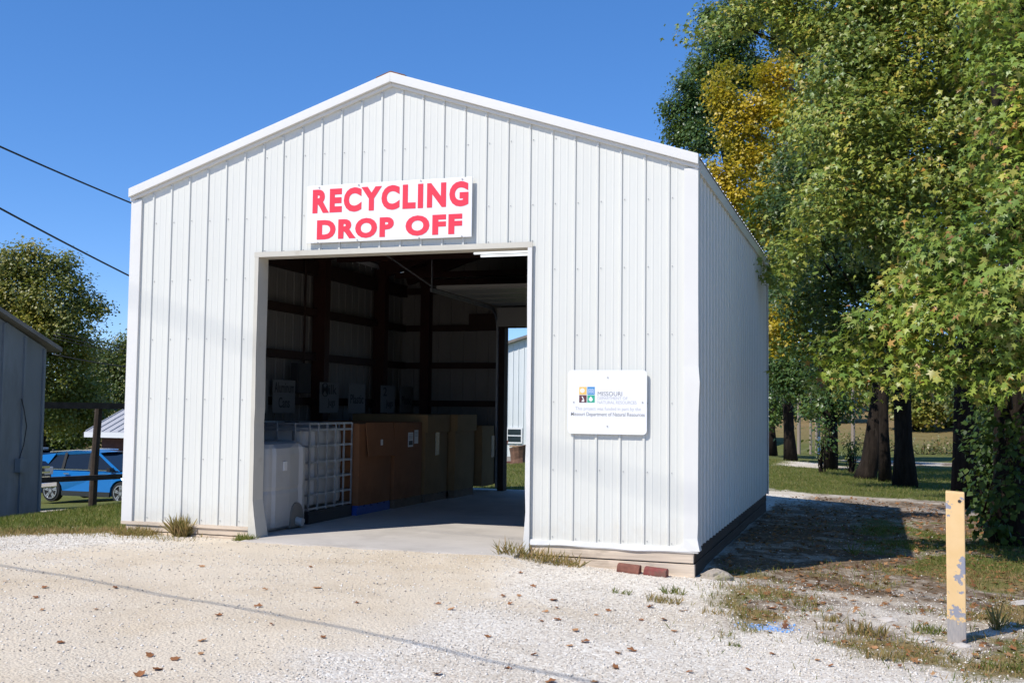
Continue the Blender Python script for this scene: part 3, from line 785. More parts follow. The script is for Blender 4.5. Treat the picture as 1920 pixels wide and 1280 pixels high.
# ------------------------------------------------------------------ what stands inside the building
def tote_body(mb, x0, x1, y0, y1, z0, z1, flute=.018, rnd=.09):
    cx, cy, hx, hy = (x0 + x1) / 2, (y0 + y1) / 2, (x1 - x0) / 2, (y1 - y0) / 2
    N = 72; R = []
    lv = [(0, .78), (.012, .90), (.05, .985), (.10, 1.0), (.42, 1.0), (.46, .985), (.50, 1.0), (.86, 1.0), (.93, .985), (.975, .93), (1.0, .80)]
    for t, k in lv:
        ring = []
        for i in range(N):
            a = 2 * math.pi * i / N
            c, s = math.cos(a), math.sin(a); e = .24
            X = math.copysign(abs(c) ** e, c); Y = math.copysign(abs(s) ** e, s)
            fl = 0
            if .03 < t < .97:
                if abs(X) > .97: fl = flute * (1 if math.sin(Y * 9.5 + .6) > .1 else -.6)
                elif abs(Y) > .97: fl = flute * (1 if math.sin(X * 9.5 + .6) > .1 else -.6)
            kx = k - (1 - k) * 0
            ring.append((cx + X * (hx - .02) * kx + (fl if X > .97 else -fl if X < -.97 else 0), cy + Y * (hy - .02) * kx + (fl if Y > .97 else -fl if Y < -.97 else 0), z0 + (z1 - z0) * t))
        R.append(ring)
    mb.rings(R)
t1 = empty('liquid_tote', (1.08, .74, SLAB), 0, 'bare pale plastic tote without cage, standing just inside the doorway', 'tote')
mb = MB(); tote_body(mb, -.52, .52, -.47, .47, 0, .975); mb.build('tank', MATS['tote_plastic'], t1, smooth=False)
mb = MB(); mb.tube([(0, 0, .96), (0, 0, 1.0)], .085, 18); mb.build('filler_cap', MATS['dark_plastic'], t1)
mb = MB(); mb.prism([(.17 + .15 * math.cos(t), .10 + .19 * math.sin(t)) for t in np.linspace(0, math.pi, 12)] + [(.02, .02), (.32, .02)], 'x', .50, .527); mb.build('valve_recess_shade', MATS['tote_recess_shade'], t1)  # solid dark arch in place of a shaded hollow
mb = MB(); mb.tube([(.50, .17, .09), (.60, .17, .07)], .045, 12); mb.build('outlet_valve', MATS['tote_plastic'], t1)
mb = MB(); mb.box((.521, -.16, .66), (.541, -.10, .76)); mb.build('paper_label', MATS['paper_white'], t1)
t2 = empty('caged_tote', (.97, 1.87, SLAB), 0, 'white plastic tote in a galvanised tube cage on a dark pallet', 'tote')
mb = MB(); tote_body(mb, -.48, .49, -.49, .50, .16, 1.14); mb.build('tank', MATS['tote_plastic'], t2)
for z in (.17, .33, .52, .71, .90, 1.09, 1.165):
    mb = MB(); a, b = .535, .55; pts = [(-a, -b, z), (a, -b, z), (a, b, z), (-a, b, z), (-a, -b, z)]
    for p_, q_ in zip(pts[:-1], pts[1:]): mb.bar(p_, q_, .018, .024)
    mb.build('cage_bar', MATS['galvanised'], t2)
for y in (-.55, -.33, -.11, .11, .33, .55):
    for x in (-.548, .548):
        mb = MB(); mb.bar((x, y, .15), (x, y, 1.17), .022, .016); mb.build('cage_bar', MATS['galvanised'], t2)
for x in (-.36, -.12, .12, .36):
    for y in (-.563, .563):
        mb = MB(); mb.bar((x, y, .15), (x, y, 1.17), .022, .016); mb.build('cage_bar', MATS['galvanised'], t2)
mb = MB(); mb.box((-.56, -.57, .115), (.56, .57, .145))
for x in (-.48, 0, .48): mb.box((x - .08, -.56, 0), (x + .08, .56, .114))
mb.build('pallet', MATS['dark_plastic'], t2)
mb = MB(); mb.tube([(0, 0, 1.13), (0, 0, 1.18)], .09, 18); mb.build('filler_cap', MATS['dark_plastic'], t2)

def pallet(name, c, hx, hy, m, label):
    p_ = empty(name, (c[0], c[1], SLAB), 0, label, 'pallet', 'pallets under the cardboard boxes')
    for k in range(5):
        y = -hy + (k + .5) * 2 * hy / 5
        mb = MB(); mb.box((-hx, y - .075, .095), (hx, y + .075, .118)); mb.build('deck_board', MATS[m], p_)
    for x in (-hx + .05, 0, hx - .05):
        mb = MB(); mb.box((x - .045, -hy, 0), (x + .045, hy, .094)); mb.build('runner', MATS[m], p_)
def carton(name, x0, x1, y0, y1, z1, m, label, lid=0, papers=(), flap=None, film=None):
    z0 = SLAB + .12
    c = empty(name, ((x0 + x1) / 2, (y0 + y1) / 2, z0), 0, label, 'cardboard box', 'tall cardboard boxes along the wall')
    hx, hy, h = (x1 - x0) / 2, (y1 - y0) / 2, z1 - z0
    t = .02
    mb = MB(); N = 7
    for sx in (-1, 1):     # long walls bulge a little
        R = []
        for i in range(N):
            y = -hy + 2 * hy * i / (N - 1); bl = .022 * math.sin(math.pi * i / (N - 1))
            xo = sx * (hx + bl); xi = xo - sx * t
            R.append([(xo, y, 0), (xo + sx * .008, y, h * .5), (xo, y, h - random.uniform(0, .012)), (xi, y, h), (xi, y, 0)])
        mb.rings(R)
    for sy in (-1, 1):
        y = sy * hy; mb.box((-hx + t, min(y, y - sy * t), 0), (hx - t, max(y, y - sy * t), h))
    mb.box((-hx + t, -hy + t, 0), (hx - t, hy - t, .02))
    mb.build('carton_wall', MATS[m], c)
    if lid:
        mb = MB(); o = .022
        mb.box((-hx - o, -hy - .012, h - lid), (hx + o + .02, hy + .012, h + .02)); mb.build('lid', MATS[m], c, bevel=.006)
    for (ya, za, w, hh) in papers:
        mb = MB(); mb.box((hx + .030, ya, za), (hx + .034, ya + w, za + hh)); pp = mb.build('paper_label', MATS['paper_white'], c)
        mb = MB()
        for k in range(4): mb.box((hx + .0345, ya + w * .1, za + hh * (.55 + .1 * k)), (hx + .0350, ya + w * .85, za + hh * (.575 + .1 * k)))
        if w > .14: mb.box((hx + .0345, ya + w * .1, za + hh * .12), (hx + .0350, ya + w * .9, za + hh * .42))
        mb.build('print', MATS['ink_black'], pp)
    if flap:
        ya, yb, drop = flap
        mb = MB(); mb.hexa([(hx + .075, ya, h - drop), (hx + .075, yb, h - drop - .01), (hx + .085, yb, h - drop - .01), (hx + .085, ya, h - drop), (hx + .025, ya, h), (hx + .025, yb, h), (hx + .035, yb, h + .01), (hx + .035, ya, h + .01)])
        mb.build('flap', MATS[m], c)
        mb = MB(); mb.box((hx + .066, (ya + yb) / 2 - .03, h - drop * .68), (hx + .071, (ya + yb) / 2 + .03, h - drop * .5)); mb.build('paper_label', MATS['paper_white'], c)
    if film:
        ya, za, w, hh = film
        mb = MB(); mb.box((hx + .030, ya, za), (hx + .035, ya + w, za + hh)); mb.build('plastic_pouch', MATS['clear_film'], c)
    return c
pallet('blue_pallet', (1.02, 2.98), .56, .50, 'pallet_blue', 'blue pallet under the reddish brown box with hanging flap')
pallet('wooden_pallet', (1.06, 4.0), .56, .46, 'pallet_wood', 'wooden pallet under the brown box with two paper labels')
pallet('wooden_pallet', (1.08, 4.95), .56, .44, 'pallet_wood', 'wooden pallet under the tan box with clear pouch')
pallet('wooden_pallet', (1.18, 5.88), .56, .42, 'pallet_wood', 'wooden pallet under the plain tan box with lid')
carton('cardboard_box', .45, 1.58, 2.50, 3.46, 1.27, 'card_brown', 'reddish brown cardboard box with a flap hanging over its side, next to the caged tote', flap=(-.36, .47, .42))
carton('cardboard_box', .48, 1.61, 3.52, 4.46, 1.28, 'card_brown', 'brown cardboard box carrying two white paper labels', papers=((-.08, .70, .17, .20), (.14, .74, .13, .19)))
carton('cardboard_box', .50, 1.64, 4.52, 5.40, 1.36, 'card_tan', 'tan cardboard box with lid and a clear plastic pouch', lid=.24, film=(-.12, .55, .15, .42))
carton('cardboard_box', .60, 1.74, 5.46, 6.30, 1.36, 'card_tan', 'plain tan cardboard box with lid between the pouch box and the last box', lid=.24)
carton('cardboard_box', .80, 1.84, 6.40, 6.98, 1.20, 'card_tan', 'shorter tan cardboard box beside the rear doorway with a white strip', film=(.08, .45, .14, .35))

# signs above the boxes, on the long wall
def wall_sign(y0, y1, lines, label, ring=False):
    s = empty('wall_sign', (.30, (y0 + y1) / 2, 1.39), 0, label, 'sign', 'white boards above the boxes')
    w = (y1 - y0) / 2
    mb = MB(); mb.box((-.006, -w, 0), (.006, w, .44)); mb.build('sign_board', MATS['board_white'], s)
    for k, (tx, a, b) in enumerate(lines):
        zc = .27 - .2 * k if len(lines) > 1 else .14
        o = text_part('lettering', tx, (-w * a, zc, w * b, zc + .14), .0065, MATS['ink_black'], s, offset=.012, plane='yz')
    if ring:
        mb = MB()
        for i in range(20):
            t0, t1_ = 2 * math.pi * i / 20, 2 * math.pi * (i + 1) / 20
            mb.bar((.008, -w * .5 + .095 * math.cos(t0), .33 + .095 * math.sin(t0)), (.008, -w * .5 + .095 * math.cos(t1_), .33 + .095 * math.sin(t1_)), .012, .012, up=(1, 0, 0))
        mb.build('emblem_ring', MATS['ink_black'], s)
wall_sign(1.84, 2.41, [('Tin', .6, .6), ('Cans', .7, .7)], 'white board mostly hidden by the doorway edge, left of the Aluminum Cans board')
wall_sign(2.53, 3.11, [('Aluminum', .88, .88), ('Cans', .5, .5)], 'white board lettered Aluminum Cans above the caged tote')
wall_sign(3.82, 4.40, [('Milk', .82, .75), ('Jugs', .2, .6)], 'white board with a ringed letter and the word Milk', ring=True)
wall_sign(4.72, 5.28, [('Plastic', .8, .8)], 'white board lettered Plastic between the Milk board and the numbered board')
wall_sign(5.86, 6.40, [('2', .7, -.2), ('Jugs', .3, .7)], 'white board with a large figure two')
wall_sign(6.62, 7.12, [('Plastic', .75, .75)], 'white board lettered Plastic at the far end near the corner')
ep = empty('electrical_panel', (.16, 3.42, 1.66), 0, 'dark electrical panel box fixed to the wall beside a column', 'panel')
mb = MB(); mb.box((0, -.19, 0), (.11, .19, .42)); mb.build('enclosure', MATS['bolt_dark'], ep, bevel=.006)
mb = MB(); mb.box((.111, -.17, .02), (.118, .17, .40)); mb.build('panel_door', MATS['bolt_dark'], ep)
mb = MB(); mb.tube([(.05, .08, .42), (.05, .08, 1.9)], .016, 8); mb.build('conduit', MATS['girt_dark'], ep)
fl = empty('fluorescent_light', (4.25, 1.12, 3.195), 0, 'twin-tube white fluorescent fixture hanging just inside the doorway', 'light')
mb = MB(); mb.hexa([(-.62, -.17, 0), (.62, -.17, 0), (.62, .17, 0), (-.62, .17, 0), (-.62, -.07, .05), (.62, -.07, .05), (.62, .07, .05), (-.62, .07, .05)]); mb.build('housing', MATS['door_grey'], fl)
m_, n_, l_, o_ = new_mat('lit_tube'); e_ = n_.new('ShaderNodeEmission'); e_.inputs[0].default_value = (.92, .96, 1, 1); e_.inputs[1].default_value = 0.75; l_.new(e_.outputs[0], o_.inputs[0])
for y in (-.11, .11):
    mb = MB(); mb.tube([(-.60, y, -.022), (.60, y, -.022)], .013, 10); mb.build('tube', m_, fl)
for x in (-.5, .5):
    mb = MB(); mb.tube([(x, 0, .05), (x, 0, .42)], .005, 6); mb.build('hanger', MATS['galvanised'], fl)
# ------------------------------------------------------------------ left of the building: shed, rail, vehicles, house
def gp(u, dist):
    """ground point seen in the direction of photo column u, dist metres off"""
    p_ = at(u, 900, dist); return float(p_[0]), float(p_[1]), gzf(p_[0], p_[1])
# grey shed, gable end towards the yard
cx, cy, cz = gp(76, 20.0)
sh = empty('grey_shed', (cx, cy, cz - .1), 0, 'weathered grey metal shed at the left edge, its wall in shade', 'shed')
eh = at(84, 652, 20.0)[2] - (cz - .1); sl = .40; DEP = 5.0
n_p = 11; pw = DEP / n_p
for k in range(n_p):
    y1, y0 = -k * pw, -(k + 1) * pw
    def ht(y): return eh + sl * min(-y, DEP + y)
    mb = MB(); g_ = .006; xo = .012 * (k % 2)
    ym = (y0 + y1) / 2 if not (y0 < -DEP / 2 < y1) else -DEP / 2
    mb.prism([(y0 + g_, 0), (y1 - g_, 0), (y1 - g_, ht(y1)), (ym, ht(ym)), (y0 + g_, ht(y0))], 'x', -.02, xo)
    mb.box((xo - .001, y1 - .06, 0), (xo + .035, y1 - .012, ht(y1) - .02))
    mb.build('wall_panel', MATS['shed_metal'], sh)
for y in (-.04, -DEP + .04):
    mb = MB(); mb.box((-7.0, y - .03, 0), (-.03, y + .03, eh)); mb.build('side_wall', MATS['shed_metal'], sh)
mb = MB(); mb.box((-7.03, -DEP, 0), (-6.98, 0, eh)); mb.build('rear_wall', MATS['shed_metal'], sh)
for sy, ya in ((1, .22), (-1, -DEP - .22)):
    mb = MB(); yr = -DEP / 2
    za = eh + sl * -.22 + .03; zr = eh + sl * DEP / 2 + .03
    mb.hexa([(-7.2, ya, za), (.16, ya, za), (.16, yr, zr), (-7.2, yr, zr), (-7.2, ya, za + .07), (.16, ya, za + .07), (.16, yr, zr + .07), (-7.2, yr, zr + .07)])
    mb.build('roof_slope', MATS['shed_roof'], sh)
mb = MB(); mb.box((.023, -.62, .86), (.13, -.46, 1.08)); mb.build('meter_box', MATS['shed_metal'], sh)
mb = MB(); mb.tube([(.04, -.55, 2.05), (.05, -.50, 1.9), (.05, -.42, 1.6), (.05, -.47, 1.3), (.05, -.56, 1.07)], .008, 6); mb.build('service_cable', MATS['wire_black'], sh)
# timber rail: post, top beam, lower rail
rx, ry, rz_ = gp(176, 24.0)
rl = empty('timber_rail', (rx, ry, rz_), 0, 'dark timber post and rails between the shed and the metal building', 'railing')
A, B = at(70, 759, 22.6), at(300, 762, 25.2)
A2, B2 = at(66, 900, 22.6), at(300, 889, 25.2)
off = np.array([rx, ry, rz_])
mb = MB(); mb.bar(tuple(A - off), tuple(B - off), .12, .125); mb.build('top_beam', MATS['rail_wood'], rl)
mb = MB(); mb.bar(tuple(A2 - off + np.array([0, -.11, 0])), tuple(B2 - off + np.array([0, -.11, 0])), .09, .10); mb.build('lower_rail', MATS['rail_wood'], rl)
mb = MB(); mb.tube([(-.02, 0, -.1), (.0, 0, .9), (.06, 0, 2.13)], [.085, .08, .075], 9); mb.build('post', MATS['rail_wood'], rl)

# ---- vehicles
def wheel(parent, c, r, w):
    t = MB(); R = []
    for y, k in ((-w / 2, .80), (-w / 2, .93), (-w * .36, 1), (w * .36, 1), (w / 2, .93), (w / 2, .80)):
        R.append([(r * k * math.cos(a), y, r * k * math.sin(a)) for a in np.linspace(0, 2 * math.pi, 25)[:-1]])
    t.rings(R, caps=True); ty = t.build('wheel', MATS['tyre'], parent, loc=c)
    t = MB(); s = -1 if c[1] < 0 else 1; y = s * (w / 2 + .004)
    t.tube([(0, y, 0), (0, y + s * .02, 0)], r * .16, 12)
    for k in range(5):
        a = 2 * math.pi * k / 5 + .3
        for da in (-.16, .16): t.bar((r * .1 * math.cos(a), y, r * .1 * math.sin(a)), (r * .66 * math.cos(a + da), y, r * .66 * math.sin(a + da)), .045, .02, up=(0, 1, 0))
    for k in range(24):
        a, b = 2 * math.pi * k / 24, 2 * math.pi * (k + 1) / 24
        t.bar((r * .68 * math.cos(a), y, r * .68 * math.sin(a)), (r * .68 * math.cos(b), y, r * .68 * math.sin(b)), .03, .05, up=(0, 1, 0))
    t.build('rim', MATS['alloy'], ty)
def chamfer_body(outline, w, wtop, zref, ch=.05):
    """side outline (x, z) extruded to a body with tumblehome and softened edges"""
    mb = MB(); cx_ = sum(p_[0] for p_ in outline) / len(outline); cz_ = sum(p_[1] for p_ in outline) / len(outline)
    def half(z): return w - (w - wtop) * max(0, (z - zref[0]) / (zref[1] - zref[0])) ** 1.5 - .03 * max(0, (zref[0] - z) / zref[0])
    R = []
    for f, k in ((-1, 1 - ch), (-.955, 1), (.955, 1), (1, 1 - ch)):
        R.append([(cx_ + (x - cx_) * (1 if abs(f) < .99 else k ** .4), f * half(z), cz_ + (z - cz_) * (1 if abs(f) < .99 else k)) for x, z in outline])
    mb.rings(R); return mb
def arch(xc, r, zc, n=9, z0=None):
    return [(xc + r * math.cos(t), zc + r * math.sin(t)) for t in np.linspace(0, math.pi, n)]
def suv(name, loc, rz, paint, label):
    c = empty(name, loc, rz, label, 'car')
    r = .36
    low = [(-2.28, .36), (-2.32, .75), (-2.24, 1.0), (-2.20, 1.06), (.95, 1.05), (1.25, 1.02), (1.95, .93), (2.25, .78), (2.33, .52), (2.28, .30)]
    low += [(1.36 + .42, .28)] + arch(1.36, .42, .36) + [(1.36 - .42, .24), (-1.36 + .42, .24)] + arch(-1.36, .42, .36) + [(-1.36 - .42, .30)]
    chamfer_body(low, .92, .84, (.75, 1.06)).build('body', MATS[paint], c)
    g = MB()
    bel = [(-2.18, .83), (1.18, .83)]; zb, zt = 1.05, 1.62
    B_ = [(-2.20, -.84, zb), (1.18, -.84, zb), (1.18, .84, zb), (-2.20, .84, zb)]
    T_ = [(-1.80, -.62, zt - .11), (.12, -.64, zt), (.12, .64, zt), (-1.80, .62, zt - .11)]
    g.hexa(B_ + T_); g.build('greenhouse', MATS['car_glass'], c, bevel=.03)
    rf = MB(); rf.rings([[(-1.98, -.65, zt - .16), (-1.2, -.68, zt - .03), (-.4, -.68, zt + .02), (.24, -.66, zt - .02)], [(-2.02, -.3, zt - .12), (-1.2, -.3, zt + .02), (-.4, -.3, zt + .06), (.28, -.3, zt + .0)],
                            [(-2.02, .3, zt - .12), (-1.2, .3, zt + .02), (-.4, .3, zt + .06), (.28, .3, zt + .0)], [(-1.98, .65, zt - .16), (-1.2, .68, zt - .03), (-.4, .68, zt + .02), (.24, .66, zt - .02)]])
    rf.build('roof', MATS[paint], c)
    def side(x, z, s, o=.0):    # point on the glass side
        t = (z - zb) / (zt - zb); return (x, s * (.84 + (.635 - .84) * t + .012 + o), z)
    for s in (-1, 1):
        for xa, xb, xc, xd in ((1.28, 1.12, .18, .30), (.02, .10, .04, -.05), (-1.02, -.92, -.93, -1.03), (-1.72, -1.42, -1.62, -2.0)):
            p_ = MB(); q = [side(xa, zb - .01, s), side(xb, zb - .01, s), side(xc, zt, s), side(xd, zt, s)]
            if xa == -1.72: q = [side(-1.70, zb - .01, s), side(-2.24, zb - .01, s), side(-1.96, zt - .13, s), side(-1.38, zt - .06, s)]
            p_.hexa(q + [(a, b + s * .015, z) for a, b, z in q]); p_.build('pillar', MATS[paint if xa not in (.02, -1.02) else 'tyre'], c)
        t = MB(); t.bar((-1.75, s * .868, 1.06), (1.2, s * .868, 1.06), .02, .025); t.build('window_trim', MATS['chrome'], c)
        t = MB(); t.bar((-1.7, s * .60, zt - .02), (-.6, s * .60, zt + .065), .03, .03); t.bar((-.6, s * .60, zt + .065), (.05, s * .60, zt + .06), .03, .03); t.build('roof_rail', MATS['chrome'], c)
        for x in (-.75, .25):
            h_ = MB(); h_.bar((x - .1, s * .935, .93), (x + .1, s * .935, .93), .03, .03); h_.build('door_handle', MATS['chrome'], c)
        m_ = MB(); m_.hexa([(.88, s * .88, 1.02), (1.06, s * .88, 1.02), (1.04, s * 1.08, 1.04), (.92, s * 1.08, 1.04), (.88, s * .88, 1.16), (1.04, s * .88, 1.16), (1.03, s * 1.08, 1.17), (.92, s * 1.08, 1.17)]); m_.build('mirror', MATS['trim_black'], c)
        sk = MB(); sk.box((-.93, min(s * .86, s * .93), .22), (.93, max(s * .86, s * .93), .38)); sk.build('sill', MATS['car_grey'], c)
        hl = MB(); hl.hexa([(1.95, s * .60, .78), (2.30, s * .60, .72), (2.12, s * .90, .74), (1.80, s * .915, .80), (1.95, s * .60, .88), (2.24, s * .60, .84), (2.06, s * .90, .87), (1.80, s * .915, .90)]); hl.build('headlight', MATS['lamp_clear'], c)
        tl = MB(); tl.hexa([(-2.34, s * .62, .84), (-2.1, s * .915, .84), (-2.0, s * .92, .86), (-2.2, s * .62, .84), (-2.30, s * .62, 1.0), (-2.08, s * .90, 1.0), (-1.95, s * .91, .98), (-2.2, s * .62, 1.0)]); tl.build('tail_light', MATS['sign_red'], c)
        for x in (1.36, -1.36): wheel(c, (x, s * .80, r), r, .24)
    gr = MB(); gr.box((2.26, -.55, .42), (2.345, .55, .72)); gr.build('grille', MATS['trim_black'], c)
    return c
ux, uy, uz = gp(196, 38.6)
suv('suv', (ux, uy, uz), 0.0, 'car_blue', 'bright blue SUV parked behind the timber rail')
ux, uy, uz = gp(70, 50.0)
suv('suv', (ux, uy, uz + .15), 0.1, 'car_grey', 'dark grey SUV behind the blue SUV, only its roof and glass showing')
# pickup, nose beside the shed
ux, uy, uz = gp(70, 29.6)
pk = empty('pickup_truck', (ux - 1.15, uy + .95, uz), 0.0, 'dark navy pickup truck with chrome grille, nose showing past the shed', 'truck')
o = [(-5.5, .55), (-5.5, 1.20), (-3.55, 1.20), (-3.5, 1.25), (-1.9, 1.25), (-1.5, 1.22), (-.25, 1.14), (-.08, 1.02), (-.04, .5)]
o += [(-.45, .42)] + arch(-.95, .48, .44) + [(-1.45, .42), (-3.95, .42)] + arch(-4.45, .48, .44) + [(-4.95, .50)]
chamfer_body(o, .98, .92, (.9, 1.25)).build('body', MATS['car_navy'], pk)
g = MB(); g.hexa([(-3.5, -.92, 1.24), (-1.35, -.92, 1.24), (-1.35, .92, 1.24), (-3.5, .92, 1.24), (-3.35, -.70, 1.86), (-2.05, -.70, 1.86), (-2.05, .70, 1.86), (-3.35, .70, 1.86)]); g.build('cab_glass', MATS['car_glass'], pk, bevel=.03)
g = MB(); g.box((-3.42, -.73, 1.85), (-2.0, .73, 1.92)); g.build('roof', MATS['car_navy'], pk, bevel=.03)
for z0, z1 in ((.98, 1.03), (.84, .89), (.72, .76)):
    g = MB(); g.box((-.06, -.80, z0), (.0, .80, z1)); g.build('grille_bar', MATS['chrome'], pk)
g = MB(); g.box((-.07, -.62, .70), (-.035, .62, 1.02)); g.build('grille', MATS['trim_black'], pk)
g = MB(); g.box((-.12, -.98, .46), (.10, .98, .62)); g.build('bumper', MATS['chrome'], pk, bevel=.03)
for s in (-1, 1):
    g = MB(); g.box((-.10, min(s * .64, s * .95), .80), (-.02, max(s * .64, s * .95), 1.0)); g.build('headlight', MATS['lamp_clear'], pk, bevel=.015)
    for x in (-.95, -4.45): wheel(pk, (x, s * .84, .40), .40, .27)

# house with a standing seam roof
hc = at(160, 812, 50.0)
hg = gzf(hc[0] + 2, hc[1] + 3) - .1
hs = empty('brick_house', (hc[0], hc[1], hg), 0, 'small brown brick house with pale grey seamed metal roof behind the vehicles', 'house')
ev = hc[2] - hg; HL, HDp = 11.0, 7.0; ps = .38
def seam_roof(parent, sy):
    mb = MB(); ya, yr = (0, HDp / 2) if sy > 0 else (HDp, HDp / 2)
    zr = ev + ps * HDp / 2
    mb.hexa([(0, ya, ev), (HL, ya, ev), (HL, yr, zr), (0, yr, zr), (0, ya, ev + .08), (HL, ya, ev + .08), (HL, yr, zr + .08), (0, yr, zr + .08)])
    r_ = mb.build('roof', MATS['house_roof'], parent)
    k = 0.02
    while k < HL:
        s_ = MB(); s_.bar((k, ya, ev + .10), (k, yr, zr + .10), .035, .05); s_.build('seam', MATS['house_roof'], r_); k += .41
    return r_
seam_roof(hs, 1); seam_roof(hs, -1)
mb = MB(); mb.box((-.02, -.06, ev - .16), (HL, -.012, ev + .06)); mb.build('fascia', MATS['sign_white'], hs)
mb = MB(); mb.prism([(.5, 0), (HDp - .5, 0), (HDp - .5, ev), (HDp / 2, ev + ps * HDp / 2 - .1), (.5, ev)], 'x', .45, HL - .45); mb.build('wall', MATS['house_brick'], hs)
for x0 in (2.05, 5.5):
    w_ = MB(); w_.box((x0, .44, .85), (x0 + .95, .50, 1.80)); wf = w_.build('window', MATS['sign_white'], hs)
    for zz in ((.92, 1.30), (1.36, 1.73)):
        w_ = MB(); w_.box((x0 + .08, .425, zz[0]), (x0 + .87, .4395, zz[1])); w_.build('pane', MATS['window_glass'], wf)
mb = MB(); mb.box((4.0, .46, 0), (4.9, .50, 2.0)); mb.build('door', MATS['sign_white'], hs)

# white ribbed building behind, seen through the rear doorway
yb = 45.0; WX0, WX1 = -14.0, 0.6; wb = -1.55
wm = empty('white_metal_building', (WX0, yb, wb), 0, 'large white ribbed metal building seen through the rear doorway', 'building')
rk = at(966, 642, 58.1)[2] - wb; xr_ = at(966, 642, 58.1)[0] - WX0
L_ = WX1 - WX0; ev2 = rk - .30 * xr_
mb = MB()
mb.prism([(0, .45), (L_, .45), (L_, ev2), (L_ / 2, ev2 + .30 * L_ / 2), (0, ev2)], 'y', 0, 16.0); mb.build('wall', MATS['metal_wall'], wm)
for k in range(int(L_ / .3)):
    x = .1 + k * .3; zt = ev2 + .30 * min(x, L_ - x)
    s_ = MB(); s_.prism([(x, -.0), (x + .014, -.03), (x + .036, -.03), (x + .05, 0)], 'z', .46, zt); s_.build('siding_rib', MATS['metal_wall'], wm)
mb = MB(); mb.box((-.02, -.03, -.6), (L_ + .02, 16.0, .44)); mb.build('block_base', MATS['block_grey'], wm)
for sx, xa in ((1, -.3), (-1, L_ + .3)):
    mb = MB(); za = ev2 - .09; zr = ev2 + .30 * L_ / 2
    mb.hexa([(xa, -.3, za), (L_ / 2, -.3, zr), (L_ / 2, 16.3, zr), (xa, 16.3, za), (xa, -.3, za + .14), (L_ / 2, -.3, zr + .14), (L_ / 2, 16.3, zr + .14), (xa, 16.3, za + .14)]); mb.build('roof', MATS['shed_roof'], wm)
wx = at(966, 815, 58.0)[0] - WX0; wz = at(966, 816, 58.0)[2] - wb
mb = MB(); mb.box((wx - .44, -.07, wz - .42), (wx + .44, -.031, wz + .42)); wf = mb.build('window', MATS['sign_white'], wm)
for z0, z1 in ((-.33, -.035), (.035, .33)):
    mb = MB(); mb.box((wx - .36, -.085, wz + z0), (wx + .36, -.071, wz + z1)); mb.build('pane', MATS['window_glass'], wf)
sx_, sy_, _ = gp(972, 50.0); sz_ = gzf(sx_, sy_)
stp = empty('tree_stump', (sx_, sy_, sz_), .3, 'cut tree stump lying before the white building beyond the rear doorway', 'stump')
mb = MB(); mb.rings([[(r_ * math.cos(t) * (1 + .12 * math.sin(3 * t)), r_ * math.sin(t), z + .1 * math.cos(t)) for t in np.linspace(0, 2 * math.pi, 13)[:-1]] for r_, z in ((.42, -.05), (.36, .25), (.40, .62), (.44, .80))]); mb.build('wood', MATS['stump_wood'], stp)
mb = MB(); mb.tube([(-.1, 0, .77), (-.1, 0, .83)], .33, 12); mb.build('cut_face', MATS['stump_top'], stp)
for (u_, v_, d_) in ((949, 877, 44.0),):
    x_, y_, z_ = gp(u_ - 2, d_); rk_ = empty('hand_cart', (x_, y_, z_), .4, 'rusty red hand cart on the grass beyond the rear doorway', 'cart')
    mb = MB(); mb.bar((-.2, 0, .12), (.1, 0, 1.0), .05, .05); mb.bar((-.2, .4, .12), (.1, .4, 1.0), .05, .05); mb.bar((.08, 0, .95), (.08, .4, .95), .05, .05); mb.build('frame', MATS['brick_red'], rk_)
    mb = MB(); mb.box((-.25, -.02, .10), (.25, .42, .16)); mb.build('toe_plate', MATS['brick_red'], rk_)
    for y in (-.06, .46):
        mb = MB(); mb.tube([(-.22, y - .03, .14), (-.22, y + .03, .14)], .14, 14); mb.build('wheel', MATS['tyre'], rk_)

# ------------------------------------------------------------------ overhead wires
def wire(name, a, b, sag, r, label, n=24, group=None):
    a, b = np.array(a, float), np.array(b, float)
    pts = []
    for i in range(n + 1):
        t = i / n; p_ = a + (b - a) * t; p_[2] -= sag * 4 * t * (1 - t); pts.append(tuple(p_))
    mb = MB(); mb.tube(pts, r, 6); return tag(mb.build(name, MATS['wire_black'], smooth=True), label, 'cable', group)
wire('overhead_wire', at(-160, 202, 22), at(420, 447, 36), .10, .020, 'upper black wire sloping down from the left edge to the gable roof')
wire('overhead_wire', at(-160, 303, 22), at(420, 601, 36), .10, .021, 'lower black wire sloping down behind the corner of the metal building')
for k, (v0, v1, lb) in enumerate(((622, 640, 'uppermost thin far wire above the trees beside the metal building'), (628, 646, 'middle thin far wire above the trees beside the metal building'), (634, 654, 'lowest of three thin far wires above the trees'), (664, 675, 'thicker far cable crossing the trees beside the metal building'))):
    wire('distant_wire', at(100, v0, 56), at(420, v1 + 22, 56), .25, .018 if k < 3 else .03, lb, group='far wires on the left')
# a cable whose shadow crosses the gravel, and a higher one shading the front faintly; both hang above the picture
def lift(p_, h): p_ = np.array(p_, float); return p_ - LIGHT / LIGHT[2] * -h if False else p_ + np.array([LIGHT[0] / LIGHT[2] * h, LIGHT[1] / LIGHT[2] * h, h])
wire('overhead_wire', lift((-7.0, .35, .0), 6.5), lift((12.0, -5.6, -.1), 5.0), .35, .012, 'black cable overhead casting a thin shadow across the gravel lot')
wire('overhead_wire', lift((-6.0, 0, 5.0), 17), lift((12.5, 0, -.9), 17), .5, .013, 'high black cable shading the white front faintly')
